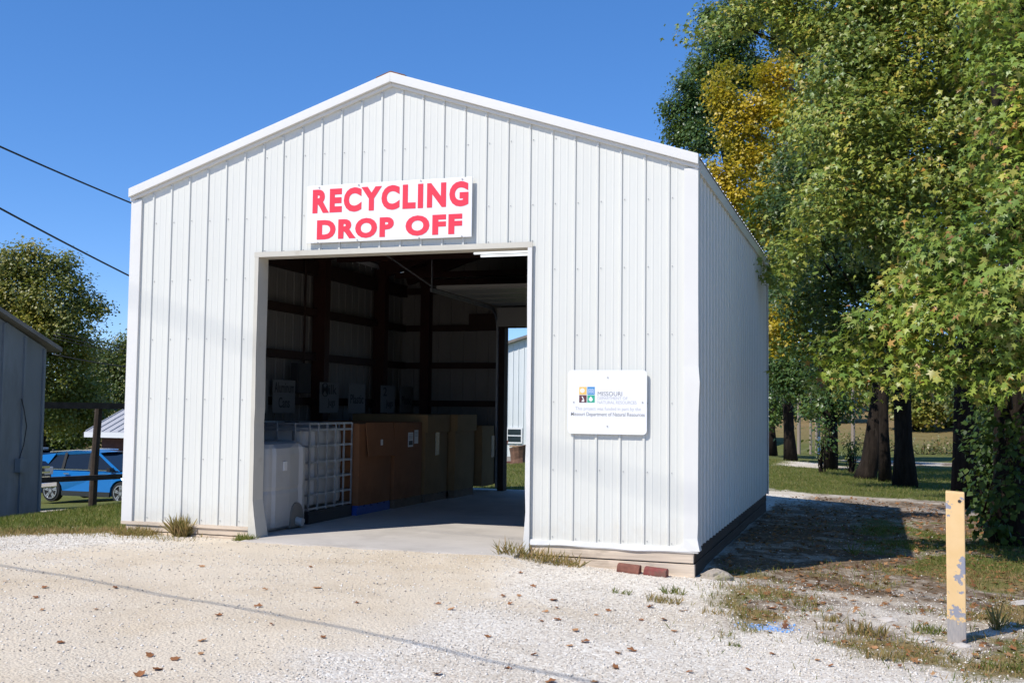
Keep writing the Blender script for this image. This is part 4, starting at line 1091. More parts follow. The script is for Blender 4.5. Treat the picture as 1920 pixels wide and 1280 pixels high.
# ------------------------------------------------------------------ foliage
STAR_T = []
for k, (a, r) in enumerate(((-90, .30), (-52, .16), (-25, .42), (2, .20), (22, .56), (52, .24), (90, .62), (128, .24), (158, .56), (178, .20), (205, .42), (232, .16))):
    STAR_T.append((r * math.cos(math.radians(a)), .30 + r * math.sin(math.radians(a)), 0.0))
STAR_V = np.array([(0, .30, .03)] + STAR_T); STAR_V[:, 2] = .03 - .42 * STAR_V[:, 0] ** 2 - .30 * (STAR_V[:, 1] - .3) ** 2 - .05 * STAR_V[:, 1]; STAR_F = np.array([(0, i + 1, (i + 1) % 12 + 1) for i in range(12)])
OVAL_V = np.array([(0, 0, 0), (.26, .38, -.04), (.0, 1.0, -.08), (-.26, .38, -.04), (0, .42, .05)]); OVAL_F = np.array([(0, 1, 4), (1, 2, 4), (2, 3, 4), (3, 0, 4)])
S8 = [(-90, .30), (-40, .20), (12, .52), (48, .25), (90, .64), (132, .25), (168, .52), (220, .20)]
GUM_V = np.array([(0, .30, .04)] + [(r * math.cos(math.radians(a)), .30 + r * math.sin(math.radians(a)), -.38 * r * r) for a, r in S8]); GUM_F = np.array([(0, i + 1, (i + 1) % 8 + 1) for i in range(8)])
QUAD_V = np.array([(0, 0, 0), (.36, .5, .05), (0, 1, -.05), (-.36, .5, .05)]); QUAD_F = np.array([(0, 1, 2), (0, 2, 3)])
BLADE_V = np.array([(-.07, 0, 0), (.07, 0, 0), (.04, .55, .06), (0, 1, .24)]); BLADE_F = np.array([(0, 1, 2), (0, 2, 3)])

def norm(a): return a / np.maximum(np.linalg.norm(a, axis=1, keepdims=True), 1e-9)
def leaf_frames(N, outward, up=.50, out=.55, rnd=.62, droop=1.0, ids=None):
    """leaves of one twig lie roughly alike, turned up and to the light"""
    if ids is None: jit = rng.normal(size=(N, 3)) * rnd; dj = rng.normal(size=(N, 3)) * .8
    else:
        m_ = ids.max() + 1
        jit = rng.normal(size=(m_, 3))[ids] * rnd * .75 + rng.normal(size=(N, 3)) * rnd * .55 - LIGHT[None] * .35
        dj = rng.normal(size=(m_, 3))[ids] * .6 + rng.normal(size=(N, 3)) * .45
    nrm = norm(np.array([[0, 0, up]]) + outward * out + jit)
    t = norm(dj + outward * .6 + np.array([[0, 0, -droop]]))
    t = norm(t - nrm * (t * nrm).sum(1, keepdims=True))
    b = np.cross(t, nrm)
    return b, t, nrm
def place_leaves(C, b, t, nrm, size, TV, TF):
    N = len(C); k = len(TV)
    V = C[:, None, :] + size[:, None, None] * (TV[None, :, 0:1] * b[:, None] + TV[None, :, 1:2] * t[:, None] + TV[None, :, 2:3] * nrm[:, None])
    Fc = TF[None] + (np.arange(N) * k)[:, None, None]
    return V.reshape(-1, 3), Fc.reshape(-1, TF.shape[1])
def clumps(ell, per_m2, leaves, spread, flat=.7):
    """leaf positions on twigs spread through lumpy ellipsoids; returns points, outward vectors, twig points"""
    P, O, T, G = [], [], [], []; k0 = 0
    for c, r in ell:
        c = np.array(c, float); r = np.array(r, float) if hasattr(r, '__len__') else np.array([r, r, r * .8], float)
        n_ = max(5, int(per_m2 * 4 * math.pi * (r[0] * r[1] * r[2]) ** (2 / 3)))
        d = norm(rng.normal(size=(n_, 3)))
        lump = .80 + .62 * (np.sin(d[:, 0] * 5.1 + c[0] * 3) * np.sin(d[:, 1] * 4.3 + c[1] * 2) * .5 + np.sin(d[:, 2] * 6.0 + c[2] * 2 + d[:, 0] * 3) * .5) * .6
        rad = (.42 + .58 * rng.random(n_) ** .5) * lump
        tw = c + d * r * rad[:, None]
        m_ = rng.poisson(leaves, n_).clip(2)
        idx_ = np.repeat(np.arange(n_), m_)
        g = rng.normal(size=(len(idx_), 3)) * spread * np.array([1, 1, flat])
        P.append(tw[idx_] + g); O.append(norm(d[idx_] + g / spread * .35)); T.append((c, tw)); G.append(idx_ + k0); k0 += n_
    return np.concatenate(P), np.concatenate(O), T, np.concatenate(G)
def tree(name, label, base, trunk, r0, ell, per_m2, leaves, spread, size, TV, TF, lmat, cat='tree', group=None, top_r=.05, pick=0, attach=.45, limbs=True, bark='bark', flare=1.5):
    base = np.array(base, float)
    t = empty(name, tuple(base), 0, label, cat, group)
    tp = [np.array(p_, float) - base for p_ in trunk]
    # wood: trunk and limbs
    mb = MB(); pts = []
    for i in range(len(tp) - 1):
        for k in range(4): pts.append(tp[i] + (tp[i + 1] - tp[i]) * k / 4)
    pts.append(tp[-1]); H = pts[-1][2]
    pts = [p_ + np.array([.05 * math.sin(p_[2] * 1.3 + base[0]), .05 * math.cos(p_[2] * 1.1 + base[1]), 0]) * (1 if p_[2] > .3 else 0) for p_ in pts]
    rad = [r0 * (1 - .45 * max(0, p_[2]) / H) + top_r * max(0, p_[2]) / H + r0 * (flare - 1) * math.exp(-max(0, p_[2]) / .22) for p_ in pts]
    mb.tube([tuple(p_) for p_ in pts], rad, 14)
    P, O, T, G = clumps(ell, per_m2, leaves, spread)
    r_of = {id(tw): float(np.ptp(tw, axis=0).max()) / 2 for c, tw in T}
    if limbs:
        for c, tw in T:
            c = c - base
            j = min(range(len(pts)), key=lambda k: np.linalg.norm(pts[k] - (c - np.array([0, 0, attach * math.hypot(c[0] - pts[k][0], c[1] - pts[k][1])]))) + (0 if pts[k][2] > 1.2 else 5))
            a = pts[j]; d = c - a; L = np.linalg.norm(d)
            if L < .3 or r_of[id(tw)] < .25: continue
            if L > 3.2: a = c - d * (2.4 / L); d = c - a; L = 2.4
            mid = a + d * .5 + np.array([0, 0, .10 * L])
            lp = [a, a + (mid - a) * .6, mid, mid + (c - mid) * .55, c]
            rr = min(rad[j] * .35, .010 + .0075 * L)
            mb.tube([tuple(p_) for p_ in lp], [rr, rr * .8, rr * .62, rr * .45, rr * .28], 6, caps=False)
            sel = tw[rng.choice(len(tw), min(len(tw), 12), replace=False)] - base
            for q_ in sel:
                s0 = mid + (c - mid) * rng.random()
                mb.tube([tuple(s0), tuple(s0 + (q_ - s0) * .5 + np.array([0, 0, .04])), tuple(q_)], [rr * .3, rr * .2, .004], 4, caps=False)
    mb.build('trunk', MATS[bark], t, smooth=True, fix=False)
    N = len(P)
    b, tt, nn = leaf_frames(N, O, ids=G)
    sz = size * rng.uniform(.5, 1.15, N)
    keep = np.ones(N, bool)
    if pick:
        d = P - CAM; zc = d @ AX[2]; u = 960 + FPX * (d @ AX[0]) / zc; v = 640 - FPX * (d @ AX[1]) / zc
        ok = (u > 20) & (u < 1900) & (v > 20) & (v < 1260)
        # big ones that face the open side and lie towards the viewer and the light
        score = zc + 3.0 * (rng.random(N)) - 1.2 * (O @ -AX[2]) + np.where(ok, 0, 1e6)
        chosen = np.argsort(score)[:pick]; keep[chosen] = False
        lm = fast_mesh('leaf', STAR_V if TV is STAR_V else TV, TF, MATS[lmat])
        lms = [lm]
        for q_ in range(3):
            V2 = TV.copy(); V2[:, 2] += .10 * np.sin(V2[:, 0] * (4 + q_) + q_); lms.append(fast_mesh('leaf', V2, TF, MATS[lmat]))
        for i in chosen:
            o = bpy.data.objects.new('leaf', lms[i % 4]); COL.objects.link(o); o.parent = t
            q_ = P[i] - base
            M_ = np.stack([b[i], tt[i], nn[i]], 1) * sz[i]
            o.matrix_local = Matrix(((M_[0, 0], M_[0, 1], M_[0, 2], q_[0]), (M_[1, 0], M_[1, 1], M_[1, 2], q_[1]), (M_[2, 0], M_[2, 1], M_[2, 2], q_[2]), (0, 0, 0, 1)))
    V, Fc = place_leaves((P - base)[keep], b[keep], tt[keep], nn[keep], sz[keep], TV, TF)
    o = link('crown', fast_mesh('crown', V, Fc, MATS[lmat]), t); o['kind'] = 'stuff'
    return t

def px_ell(items, flat=.85, far=1.0):
    """(u, v, radius in photo pixels, distance[, depth radius]) -> ellipsoids"""
    out = []
    for it in items:
        u, v, r, d = it[:4]; d *= far; R = r * d / FPX; dr = it[4] if len(it) > 4 else R
        out.append((at(u, v, d), (R, max(dr, .3), R * flat)))
    return out
def tbase(u, dist, dz=0):
    p_ = at(u, 900, dist); return (float(p_[0]), float(p_[1]), gzf(p_[0], p_[1]) - .05 + dz)

# near sweetgum at the right edge, low boughs hanging towards the building
bA = tbase(1905, 15.0)
ellA = px_ell([(1810, 470, 95, 12.3), (1900, 410, 85, 11.9), (1720, 560, 80, 12.6), (1640, 622, 62, 12.7), (1800, 600, 95, 12.0), (1905, 560, 95, 11.6), (1575, 668, 42, 12.9), (1545, 700, 26, 12.7), (1700, 668, 70, 12.3), (1790, 705, 52, 12.1), (1620, 715, 40, 12.6), (1880, 690, 70, 11.8), (1715, 520, 45, 13.2),
                (1895, 120, 80, 13.4), (1915, 240, 70, 13.2), (1880, 20, 80, 13.6), (1860, 300, 50, 13.2), (1925, 340, 60, 12.6), (2010, 480, 130, 12.2), (2080, 640, 120, 12.6), (2000, 250, 140, 13.5), (2150, 330, 170, 14), (2120, 80, 190, 15), (1960, -120, 200, 15), (2250, -60, 220, 16), (2100, -300, 240, 16.5), (1850, -330, 200, 16.5)])
tree('sweetgum_tree', 'big near sweetgum at the right edge with low star-leaved boughs over the yellow post', bA, [bA, (bA[0] + .05, bA[1], 3.0), (bA[0] + .02, bA[1] - .1, 6.5), (bA[0] + .5, bA[1] - .2, 11)], .23, ellA, 11, 26, .15, .118, STAR_V, STAR_F, 'leaf_sweetgum_near', top_r=.06, pick=300, group='sweetgum trees beside the building')
# sweetgum behind it: the main wall of foliage
bB = tbase(1817, 21.4)
ellB = px_ell([(1700, 130, 120, 18.6), (1600, 70, 100, 19), (1450, 30, 60, 19.4), (1500, 60, 45, 19.4), (1368, 40, 40, 19.2), (1600, 230, 115, 18.2), (1565, 260, 60, 18.8), (1720, 300, 110, 18), (1850, 190, 110, 18.3), (1585, 370, 88, 17.8), (1530, 400, 50, 17.2), (1660, 420, 85, 18), (1840, 340, 90, 18.6), (1480, 470, 48, 16.4), (1455, 505, 28, 16.0), (1810, 40, 110, 18.8), (1640, -40, 130, 19), (1480, -60, 100, 19.5), (1760, -160, 180, 20), (1560, -220, 170, 20), (1900, 60, 100, 19), (1305, 62, 9, 18.9), (1920, 300, 80, 19), (1575, 150, 76, 18.6), (1780, 420, 60, 19)])
tree('sweetgum_tree', 'tall sweetgum behind the yellow post, its green crown filling the upper right', bB, [bB, (bB[0], bB[1], 4), (bB[0] - .3, bB[1], 8), (bB[0] - .6, bB[1] - .3, 13)], .225, ellB, 9.5, 34, .18, .118, GUM_V, GUM_F, 'leaf_sweetgum', group='sweetgum trees beside the building')
bC = tbase(1697, 28.2)
ellC = px_ell([(1640, 480, 100, 23.5), (1560, 530, 80, 24), (1740, 480, 90, 23.5), (1500, 560, 60, 23), (1690, 600, 90, 23), (1600, 620, 70, 23.5), (1790, 560, 80, 24), (1850, 480, 90, 24.5), (1820, 650, 60, 24), (1640, 350, 100, 25), (1800, 330, 110, 25), (1720, 200, 120, 25), (1600, 150, 110, 25.5), (1680, -20, 130, 25.5), (1500, 640, 40, 23), (1540, 720, 26, 23), (1720, 700, 40, 24), (1840, 200, 110, 25), (1880, 60, 110, 25), (1560, 260, 90, 25), (1900, 340, 90, 25), (1500, 330, 85, 22.5), (1585, 250, 100, 22.5), (1455, 400, 55, 21.5), (1510, 430, 70, 21.5), (1600, 430, 80, 21.5), (1690, 400, 80, 21.5)], far=1.11)  # closing clumps are hidden foliage, added to shade the crown below
tree('sweetgum_tree', 'straight dark trunked sweetgum in the middle of the trunk row, crown in shade', bC, [bC, (bC[0], bC[1], 4), (bC[0] - .1, bC[1], 9), (bC[0] - .2, bC[1], 12)], .215, ellC, 6.5, 28, .22, .135, GUM_V, GUM_F, 'leaf_sweetgum_shaded', group='sweetgum trees beside the building')
bD = tbase(1660, 30.3)
tree('sweetgum_tree', 'slim dark trunk standing between the leaning trunk and the straight trunk', bD, [bD, (bD[0], bD[1], 5), (bD[0] + .1, bD[1], 9)], .125, px_ell([(1650, 520, 70, 27), (1670, 420, 80, 27), (1620, 300, 80, 27.5), (1700, 620, 40, 27)], far=1.11), 5.5, 24, .23, .15, GUM_V, GUM_F, 'leaf_sweetgum_shaded', group='sweetgum trees beside the building')
bE = tbase(1622, 31.4)
tE = at(1655, 740, 31.4); tE2 = at(1650, 560, 31.4)
tree('sweetgum_tree', 'thick trunk leaning to the right, widest at its root flare', bE, [bE, tuple(at(1634, 835, 31.4)), tuple(tE), tuple(tE2), (tE2[0] - .3, tE2[1], 10)], .25, px_ell([(1560, 600, 70, 27.5), (1600, 500, 80, 28), (1540, 460, 80, 28), (1580, 340, 90, 28), (1480, 520, 40, 27)], far=1.11), 5.5, 24, .23, .15, GUM_V, GUM_F, 'leaf_sweetgum_shaded', group='sweetgum trees beside the building', flare=1.35)
# yellow tree beyond
bF = tbase(1557, 35.4)
ellF = px_ell([(1390, 240, 48, 30), (1360, 190, 34, 30), (1425, 200, 38, 30), (1450, 145, 42, 30), (1405, 300, 42, 30), (1370, 130, 22, 30.5), (1350, 330, 42, 29.5), (1400, 370, 50, 29.5), (1450, 420, 50, 29.5), (1500, 120, 40, 30.5), (1470, 290, 50, 31), (1350, 165, 24, 30), (1475, 590, 34, 27), (1460, 630, 40, 27), (1490, 560, 30, 27), (1440, 600, 30, 27), (1500, 655, 22, 29), (1520, 200, 60, 30.5), (1480, 220, 50, 29.5), (1500, 330, 50, 29.5), (1460, 360, 45, 29), (1540, 420, 60, 31)], far=1.11)
tree('yellow_tree', 'tree turned bright yellow behind the sweetgums above the eave', bF, [bF, (bF[0] - .2, bF[1], 4), (bF[0] - .8, bF[1], 9), (bF[0] - 1.2, bF[1], 12)], .155, ellF, 10, 30, .18, .115, QUAD_V * np.array([1.3, 1, 1]), QUAD_F, 'leaf_yellow')
# dark oaks
bG = tbase(1483, 40.4)
ellG = px_ell([(1292, 215, 48, 36), (1275, 250, 32, 36), (1300, 165, 44, 36), (1335, 120, 50, 36.5), (1360, 70, 50, 36.5), (1320, 260, 44, 35.5), (1350, 200, 50, 36), (1262, 200, 22, 36), (1390, 130, 60, 37), (1400, 30, 60, 37), (1330, 30, 26, 37), (1480, 720, 38, 34.5), (1510, 690, 40, 34.5), (1450, 690, 34, 35), (1520, 760, 22, 34.5), (1460, 550, 50, 35), (1500, 480, 60, 36), (1400, 280, 50, 36), (1450, 330, 60, 37), (1480, 200, 60, 37), (1440, 430, 50, 37), (1540, 300, 70, 38), (1600, 60, 70, 38), (1500, 60, 70, 38)], far=1.11)
tree('oak_tree', 'dark green oak rising over the roof edge beside the yellow tree', bG, [bG, (bG[0] - .3, bG[1], 4), (bG[0] - 1.6, bG[1], 8), (bG[0] - 2.6, bG[1], 12)], .19, ellG, 11, 30, .19, .135, QUAD_V, QUAD_F, 'leaf_oak', flare=1.4)
bH = tbase(1449, 44.5)
tree('oak_tree', 'small dark trunk next to the far corner of the building wall, low leafy boughs', bH, [bH, (bH[0], bH[1], 4), (bH[0] + .1, bH[1], 8)], .14, px_ell([(1450, 730, 34, 38.5), (1440, 780, 20, 38.5), (1470, 770, 20, 38.5), (1450, 660, 50, 39), (1480, 580, 60, 40), (1440, 500, 60, 40)], far=1.11), 15, 14, .26, .155, QUAD_V, QUAD_F, 'leaf_oak')
bI = tbase(1557, 34.2)
tree('oak_tree', 'dark trunk with ivy and low hanging boughs between the posts and the leaning trunk', (bI[0] - .04, bI[1] + 1.6, bI[2]), [(bI[0] - .04, bI[1] + 1.6, bI[2]), (bI[0], bI[1] + 1.6, 4), (bI[0], bI[1] + 1.6, 8)], .17, px_ell([(1560, 745, 34, 32), (1535, 770, 18, 32), (1590, 770, 18, 32.5), (1550, 690, 40, 32.5), (1545, 800, 10, 31.5), (1580, 640, 60, 33), (1545, 830, 7, 31)], far=1.11), 15, 14, .24, .15, QUAD_V, QUAD_F, 'leaf_oak', flare=1.35)
# ivy round the near trunk
def shrub(name, label, cat, base, ell, per, lv, spread, size, TV, TF, lmat, stems=5, group=None):
    base = np.array(base, float); t = empty(name, tuple(base), 0, label, cat, group)
    P, O, T, G = clumps(ell, per, lv, spread)
    mb = MB()
    for c, tw in T:
        for q_ in tw[rng.choice(len(tw), min(stems, len(tw)), replace=False)]:
            mb.tube([(rng.normal() * .05, rng.normal() * .05, -.05), tuple((c - base) * .5 + rng.normal(size=3) * .05), tuple(q_ - base)], [.018, .012, .004], 5, caps=False)
    mb.build('stems', MATS['bark'], t, fix=False)
    b, tt, nn = leaf_frames(len(P), O, up=.4, out=.6, ids=G)
    V, Fc = place_leaves(P - base, b, tt, nn, size * rng.uniform(.6, 1.15, len(P)), TV, TF)
    o = link('foliage', fast_mesh('foliage', V, Fc, MATS[lmat]), t); o['kind'] = 'stuff'
    return t
ib = tbase(1845, 17.6)
shrub('ivy_shrub', 'dark ivy-clad sapling thicket between the yellow post and the right edge', 'shrub', ib, px_ell([(1868, 900, 46, 17.2), (1862, 835, 40, 17.5), (1870, 850, 45, 17.4), (1860, 780, 46, 17.6), (1885, 740, 44, 17.4), (1856, 940, 30, 17.2), (1880, 940, 36, 17), (1872, 700, 36, 18), (1900, 800, 40, 17.2), (1898, 930, 34, 14.3), (1905, 860, 34, 14.2), (1890, 795, 34, 14.3), (1868, 985, 24, 14.4)]), 14, 13, .15, .10, OVAL_V * np.array([1.7, 1, 1]), OVAL_F, 'leaf_ivy')
sb = tbase(1595, 34.0)
shrub('sapling', 'small leafy sapling on the lawn beside the leaning trunk', 'shrub', sb, px_ell([(1597, 835, 14, 34), (1590, 845, 10, 34), (1604, 842, 9, 34)]), 16, 9, .10, .10, OVAL_V, OVAL_F, 'leaf_far_green', stems=8)
sb = tbase(1541, 33.0)
shrub('sapling', 'thin leafy shoots growing beside the ivy-clad trunk', 'shrub', sb, px_ell([(1541, 830, 10, 33), (1545, 805, 8, 33), (1538, 850, 6, 33)]), 16, 8, .10, .10, OVAL_V, OVAL_F, 'leaf_far_green', stems=8)

# trees beyond the vehicles on the left
bL = tbase(70, 62); bL2 = tbase(200, 82); bL3 = tbase(-60, 70); bL4 = tbase(130, 95)
tree('broad_tree', 'large olive green tree behind the grey shed, its crown reaching above the roof', bL, [bL, (bL[0], bL[1], 3), (bL[0] - .5, bL[1], 4.5), (bL[0], bL[1], 6)], .35,
     px_ell([(55, 505, 48, 61), (110, 495, 34, 61), (20, 560, 60, 61), (85, 570, 62, 60), (150, 570, 36, 61), (182, 575, 20, 61), (125, 620, 50, 60), (60, 640, 70, 60), (140, 665, 46, 61), (90, 710, 60, 60), (150, 730, 50, 61), (20, 490, 34, 61), (-40, 560, 80, 62), (110, 770, 50, 61), (170, 780, 46, 62), (60, 470, 20, 61), (135, 530, 26, 61)]), 5.0, 24, .30, .19, QUAD_V, QUAD_F, 'leaf_far', group='trees beyond the vehicles')
tree('broad_tree', 'rounded lighter green tree between the big tree and the building corner', bL2, [bL2, (bL2[0], bL2[1], 1.5), (bL2[0], bL2[1], 3)], .3,
     px_ell([(205, 690, 34, 80), (228, 700, 40, 80), (190, 730, 40, 80), (232, 740, 40, 79), (250, 660, 40, 81), (175, 670, 30, 81), (200, 770, 50, 80), (270, 700, 50, 80), (150, 800, 40, 80), (230, 790, 40, 79)]), 8, 18, .5, .24, QUAD_V, QUAD_F, 'leaf_far_green', group='trees beyond the vehicles')
tree('broad_tree', 'dark tree mass low behind the shed roof and the timber beam', bL4, [bL4, (bL4[0], bL4[1], 0), (bL4[0], bL4[1], 1)], .3,
     px_ell([(120, 790, 60, 92), (60, 780, 60, 92), (180, 740, 50, 93), (100, 830, 40, 92), (220, 760, 50, 95), (0, 780, 70, 92), (300, 760, 60, 96)]), 6, 17, .6, .30, QUAD_V, QUAD_F, 'leaf_far_green', group='trees beyond the vehicles')
tree('broad_tree', 'tree mostly out of the picture behind the shed at the left edge', bL3, [bL3, (bL3[0], bL3[1], 2), (bL3[0], bL3[1], 6)], .3,
     px_ell([(-60, 600, 90, 70), (-120, 520, 110, 70), (-30, 680, 70, 70), (10, 620, 50, 68)]), 4.8, 18, .5, .24, QUAD_V, QUAD_F, 'leaf_far', group='trees beyond the vehicles')
# trees and brush beyond the field on the right
FAR = [(1480, 105, 40, 'round crowned far tree seen beside the far corner of the building wall'), (1560, 95, 46, 'far tree showing between the posts and the leaning trunk'), (1650, 110, 60, 'far tree behind the leaning and slim trunks'), (1720, 88, 55, 'far tree in the gap right of the straight trunk'),
       (1780, 92, 62, 'far tree just left of the trunk behind the yellow post'), (1850, 80, 60, 'far tree behind the ivy thicket'), (1930, 85, 70, 'far tree at the right edge beyond the field'), (1420, 120, 60, 'far tree hidden mostly by the metal building wall')]
for u, d, s, lb in FAR:
    b0 = tbase(u, d); vy = 770 - (b0[2] - 1.5) * FPX / d
    k = s
    tree('distant_tree', lb, b0, [b0, (b0[0], b0[1], b0[2] + 3), (b0[0], b0[1], b0[2] + 7)], .25, px_ell([(u, vy - 1.5 * k, k * .8, d), (u - k * .6, vy - 1.05 * k, k * .6, d), (u + k * .6, vy - 1.0 * k, k * .6, d), (u, vy - .6 * k, k * .6, d - 1), (u + k * .2, vy - 2.1 * k, k * .55, d)]), 4.5, 14, .5, .38, QUAD_V, QUAD_F, 'leaf_far_green' if int(u) % 20 else 'leaf_far', group='far trees beyond the field')
for u, d, s, lb in [(1660, 62, 26, 'brownish brush clump behind the slim trunk at the field edge'), (1730, 58, 30, 'reddish brown brush clump right of the straight trunk'), (1775, 60, 30, 'dry brush clump left of the trunk behind the post'), (1880, 55, 34, 'brush clump at the field edge by the right border'), (1595, 70, 26, 'low brush clump beyond the white-based poles')]:
    b0 = tbase(u, d); vy = 770 - (b0[2] - 1.5) * FPX / d
    shrub('brush', lb, 'shrub', b0, px_ell([(u, vy - s * .3, s * .45, d), (u - s * .8, vy - s * .2, s * .35, d), (u + s * .8, vy - s * .22, s * .35, d), (u + s * 1.5, vy - s * .12, s * .25, d)]), 6, 9, .3, .17, QUAD_V, QUAD_F, 'leaf_brush', stems=4, group='brush along the field')
# poles on the lawn
for u, v0, v1, d, r, lb in [(1498, 840, 770, 48, .075, 'brown wooden pole beside the mottled trunk'), (1520, 840, 765, 49, .055, 'thin brown pole, second from the mottled trunk'), (1531, 838, 790, 50, .06, 'short grey pole next to the white-based post'), (1600, 835, 740, 52, .09, 'tall pale pole left of the leaning trunk'), (1536, 843, 805, 47, .05, 'post with a white painted foot on the lawn'), (1662, 838, 770, 54, .07, 'pole showing between the leaning and straight trunks')]:
    b0 = tbase(u, d); hgt = (v0 - v1) / FPX * d + 1.2
    if 'white' in lb and 'foot' in lb:
        pl_ = empty('lawn_pole', b0, 0, lb, 'pole', 'poles on the lawn')
        mb = MB(); mb.tube([(0, 0, .85), (0, 0, hgt)], r, 8); mb.build('shaft', MATS['pole_wood'], pl_)
        mb = MB(); mb.tube([(0, 0, -.1), (0, 0, .85)], r * 1.15, 8); mb.build('painted_foot', MATS['sign_white'], pl_)
    else:
        mb = MB(); mb.tube([(0, 0, -.1), (.02, 0, hgt)], [r, r * .9], 8); tag(mb.build('lawn_pole', MATS['pole_wood'], loc=b0), lb, 'pole', 'poles on the lawn')
# ------------------------------------------------------------------ post, bricks, stones, leaves, grass, gravel
m, n, l, out = new_mat('post_paint')
v = coords(n, l); p = n.new("ShaderNodeBsdfPrincipled")
paint = ramp(n, l, noise(n, l, v, 6.0), [(0.3, (0.74, 0.49, 0.22)), (0.7, (0.80, 0.55, 0.28))])
bare = ramp(n, l, noise(n, l, coords(n, l, (20, 20, 3)), 5.0), [(0.3, (0.30, 0.28, 0.27)), (0.7, (0.46, 0.41, 0.36))])
grey = (0.30, 0.30, 0.34)
sep = n.new("ShaderNodeSeparateXYZ"); l.new(v, sep.inputs[0])
nz = noise(n, l, v, 22.0, 5, .65)
col = mixc(n, l, ramp(n, l, nz, [(0.68, 0.0), (0.69, 1.0)]), paint, grey)
def mth(op, a, b):
    q_ = n.new("ShaderNodeMath"); q_.operation = op
    for s_, val in zip(q_.inputs, (a, b)):
        if isinstance(val, (int, float)): s_.default_value = val
        else: l.new(val, s_)
    return q_.outputs[0]
def blob(cx_, cz_, rx_, rz2):
    dx = mth('DIVIDE', mth('SUBTRACT', sep.outputs[0], cx_), rx_); dz = mth('DIVIDE', mth('SUBTRACT', sep.outputs[2], cz_), rz2)
    r_ = mth('ADD', mth('MULTIPLY', dx, dx), mth('MULTIPLY', dz, dz))
    return ramp(n, l, mth('ADD', r_, mth('MULTIPLY', nz, 2.6)), [(0.0, 1.0), (1.0, 1.0)]) if False else mth('LESS_THAN', mth('ADD', r_, mth('MULTIPLY', mth('SUBTRACT', nz, .5), 9.0)), .8)
for b_ in ((-.045, 1.03, .028, .05), (.045, .62, .03, .06), (.03, .54, .03, .04), (.03, .44, .03, .012), (.0, .30, .055, .05), (.05, 1.085, .02, .016)):
    col = mixc(n, l, blob(*b_), col, grey)
low_ = mth('LESS_THAN', mth('ADD', sep.outputs[2], mth('MULTIPLY', mth('SUBTRACT', nz, .5), .45)), .25)
col = mixc(n, l, low_, col, bare)
l.new(col, p.inputs['Base Color']); p.inputs['Roughness'].default_value = .55; p.inputs['Specular IOR Level'].default_value = .3
bb = n.new("ShaderNodeBump"); bb.inputs['Distance'].default_value = .0015; l.new(nz, bb.inputs['Height']); l.new(bb.outputs[0], p.inputs['Normal'])
l.new(p.outputs[0], out.inputs[0])
PX, PY = 8.295, -1.72; PZ = gzf(PX, PY)
po = empty('bollard_post', (PX + .02, PY, PZ - .09), -.07, 'yellow square steel post with peeling paint in front of the trees', 'post')
mb = MB(); hw = .062
mb.hexa([(-hw, -hw, -.1), (hw, -hw, -.1), (hw, hw, -.1), (-hw, hw, -.1), (-hw, -hw, 1.135), (hw, -hw, 1.128), (hw, hw, 1.128), (-hw, hw, 1.135)])
mb.build('shaft', m, po, bevel=.006)
mb = MB(); mb.tube([(.028, -hw - .004, 1.07), (.028, -hw + .01, 1.07)], .011, 10); mb.build('bolt_hole', MATS['bolt_dark'], po)  # dark disc painted for the shade inside the hole

def half_round_brick(label, u0, v0, rz, m_):
    d = AX[0] * (u0 - 960) / FPX - AX[1] * (v0 - 640) / FPX + AX[2]; t = (0.0 - CAM[2]) / d[2]; q_ = CAM + d * t
    x, y = q_[0], -.13
    mb = MB(); L = .21; R = []
    for sx in np.linspace(-.5, .5, 6):
        j = random.uniform(-.004, .004)
        R.append([(sx * L + random.uniform(-.003, .003), a + j, b) for a, b in ((-.05, -.02), (-.055, .02), (-.045, .06), (-.02, .078), (.03, .078), (.05, .065), (.055, -.02))])
    mb.rings(R); return tag(mb.build('clay_brick', MATS[m_], loc=(x, y, gzf(x, y) - .005), rot=(0, .06, rz), bevel=.005), label, 'brick', 'clay bricks by the skirt board')
half_round_brick('weathered brown clay brick lying against the skirt board', 1180, 1072, -.05, 'brick_red')
half_round_brick('red painted clay brick lying against the skirt board nearer the corner', 1225, 1079, -.09, 'brick_paint')
def rock(name, label, x, y, s, m_, seed, group=None, cat='stone'):
    r_ = random.Random(seed); mb = MB(); R = []
    for k, t in enumerate((-.3, 0, .3, .6, .85, 1.0)):
        rr = math.sqrt(max(.02, 1 - max(0, t) ** 2)) * (1 if t >= 0 else .95)
        R.append([(s[0] * rr * math.cos(a) * r_.uniform(.8, 1.15), s[1] * rr * math.sin(a) * r_.uniform(.8, 1.15), s[2] * t * r_.uniform(.9, 1.1)) for a in np.linspace(0, 2 * math.pi, 12)[:-1]])
    mb.rings(R); return tag(mb.build(name, MATS[m_], loc=(x, y, gzf(x, y))), label, cat, group)
rock('field_stone', 'mossy tan stone at the foot of the building corner', 6.40, .06, (.15, .11, .085), 'stone', 3)
for k, (x, y, s, lb) in enumerate([(8.06, -1.86, .10, 'broken pale concrete lump left of the yellow post'), (7.86, -1.22, .08, 'pale rubble lump farther left of the yellow post'), (8.97, .1, .11, 'pale concrete lump behind the yellow post at the right edge'), (8.33, -1.92, .07, 'pale lump at the foot of the yellow post'), (8.75, -.95, .05, 'small pale lump right of the post')]):
    rock('rubble_lump', lb, x, y, (s, s * .7, s * .35), 'rubble', 20 + k, 'pale rubble lumps')

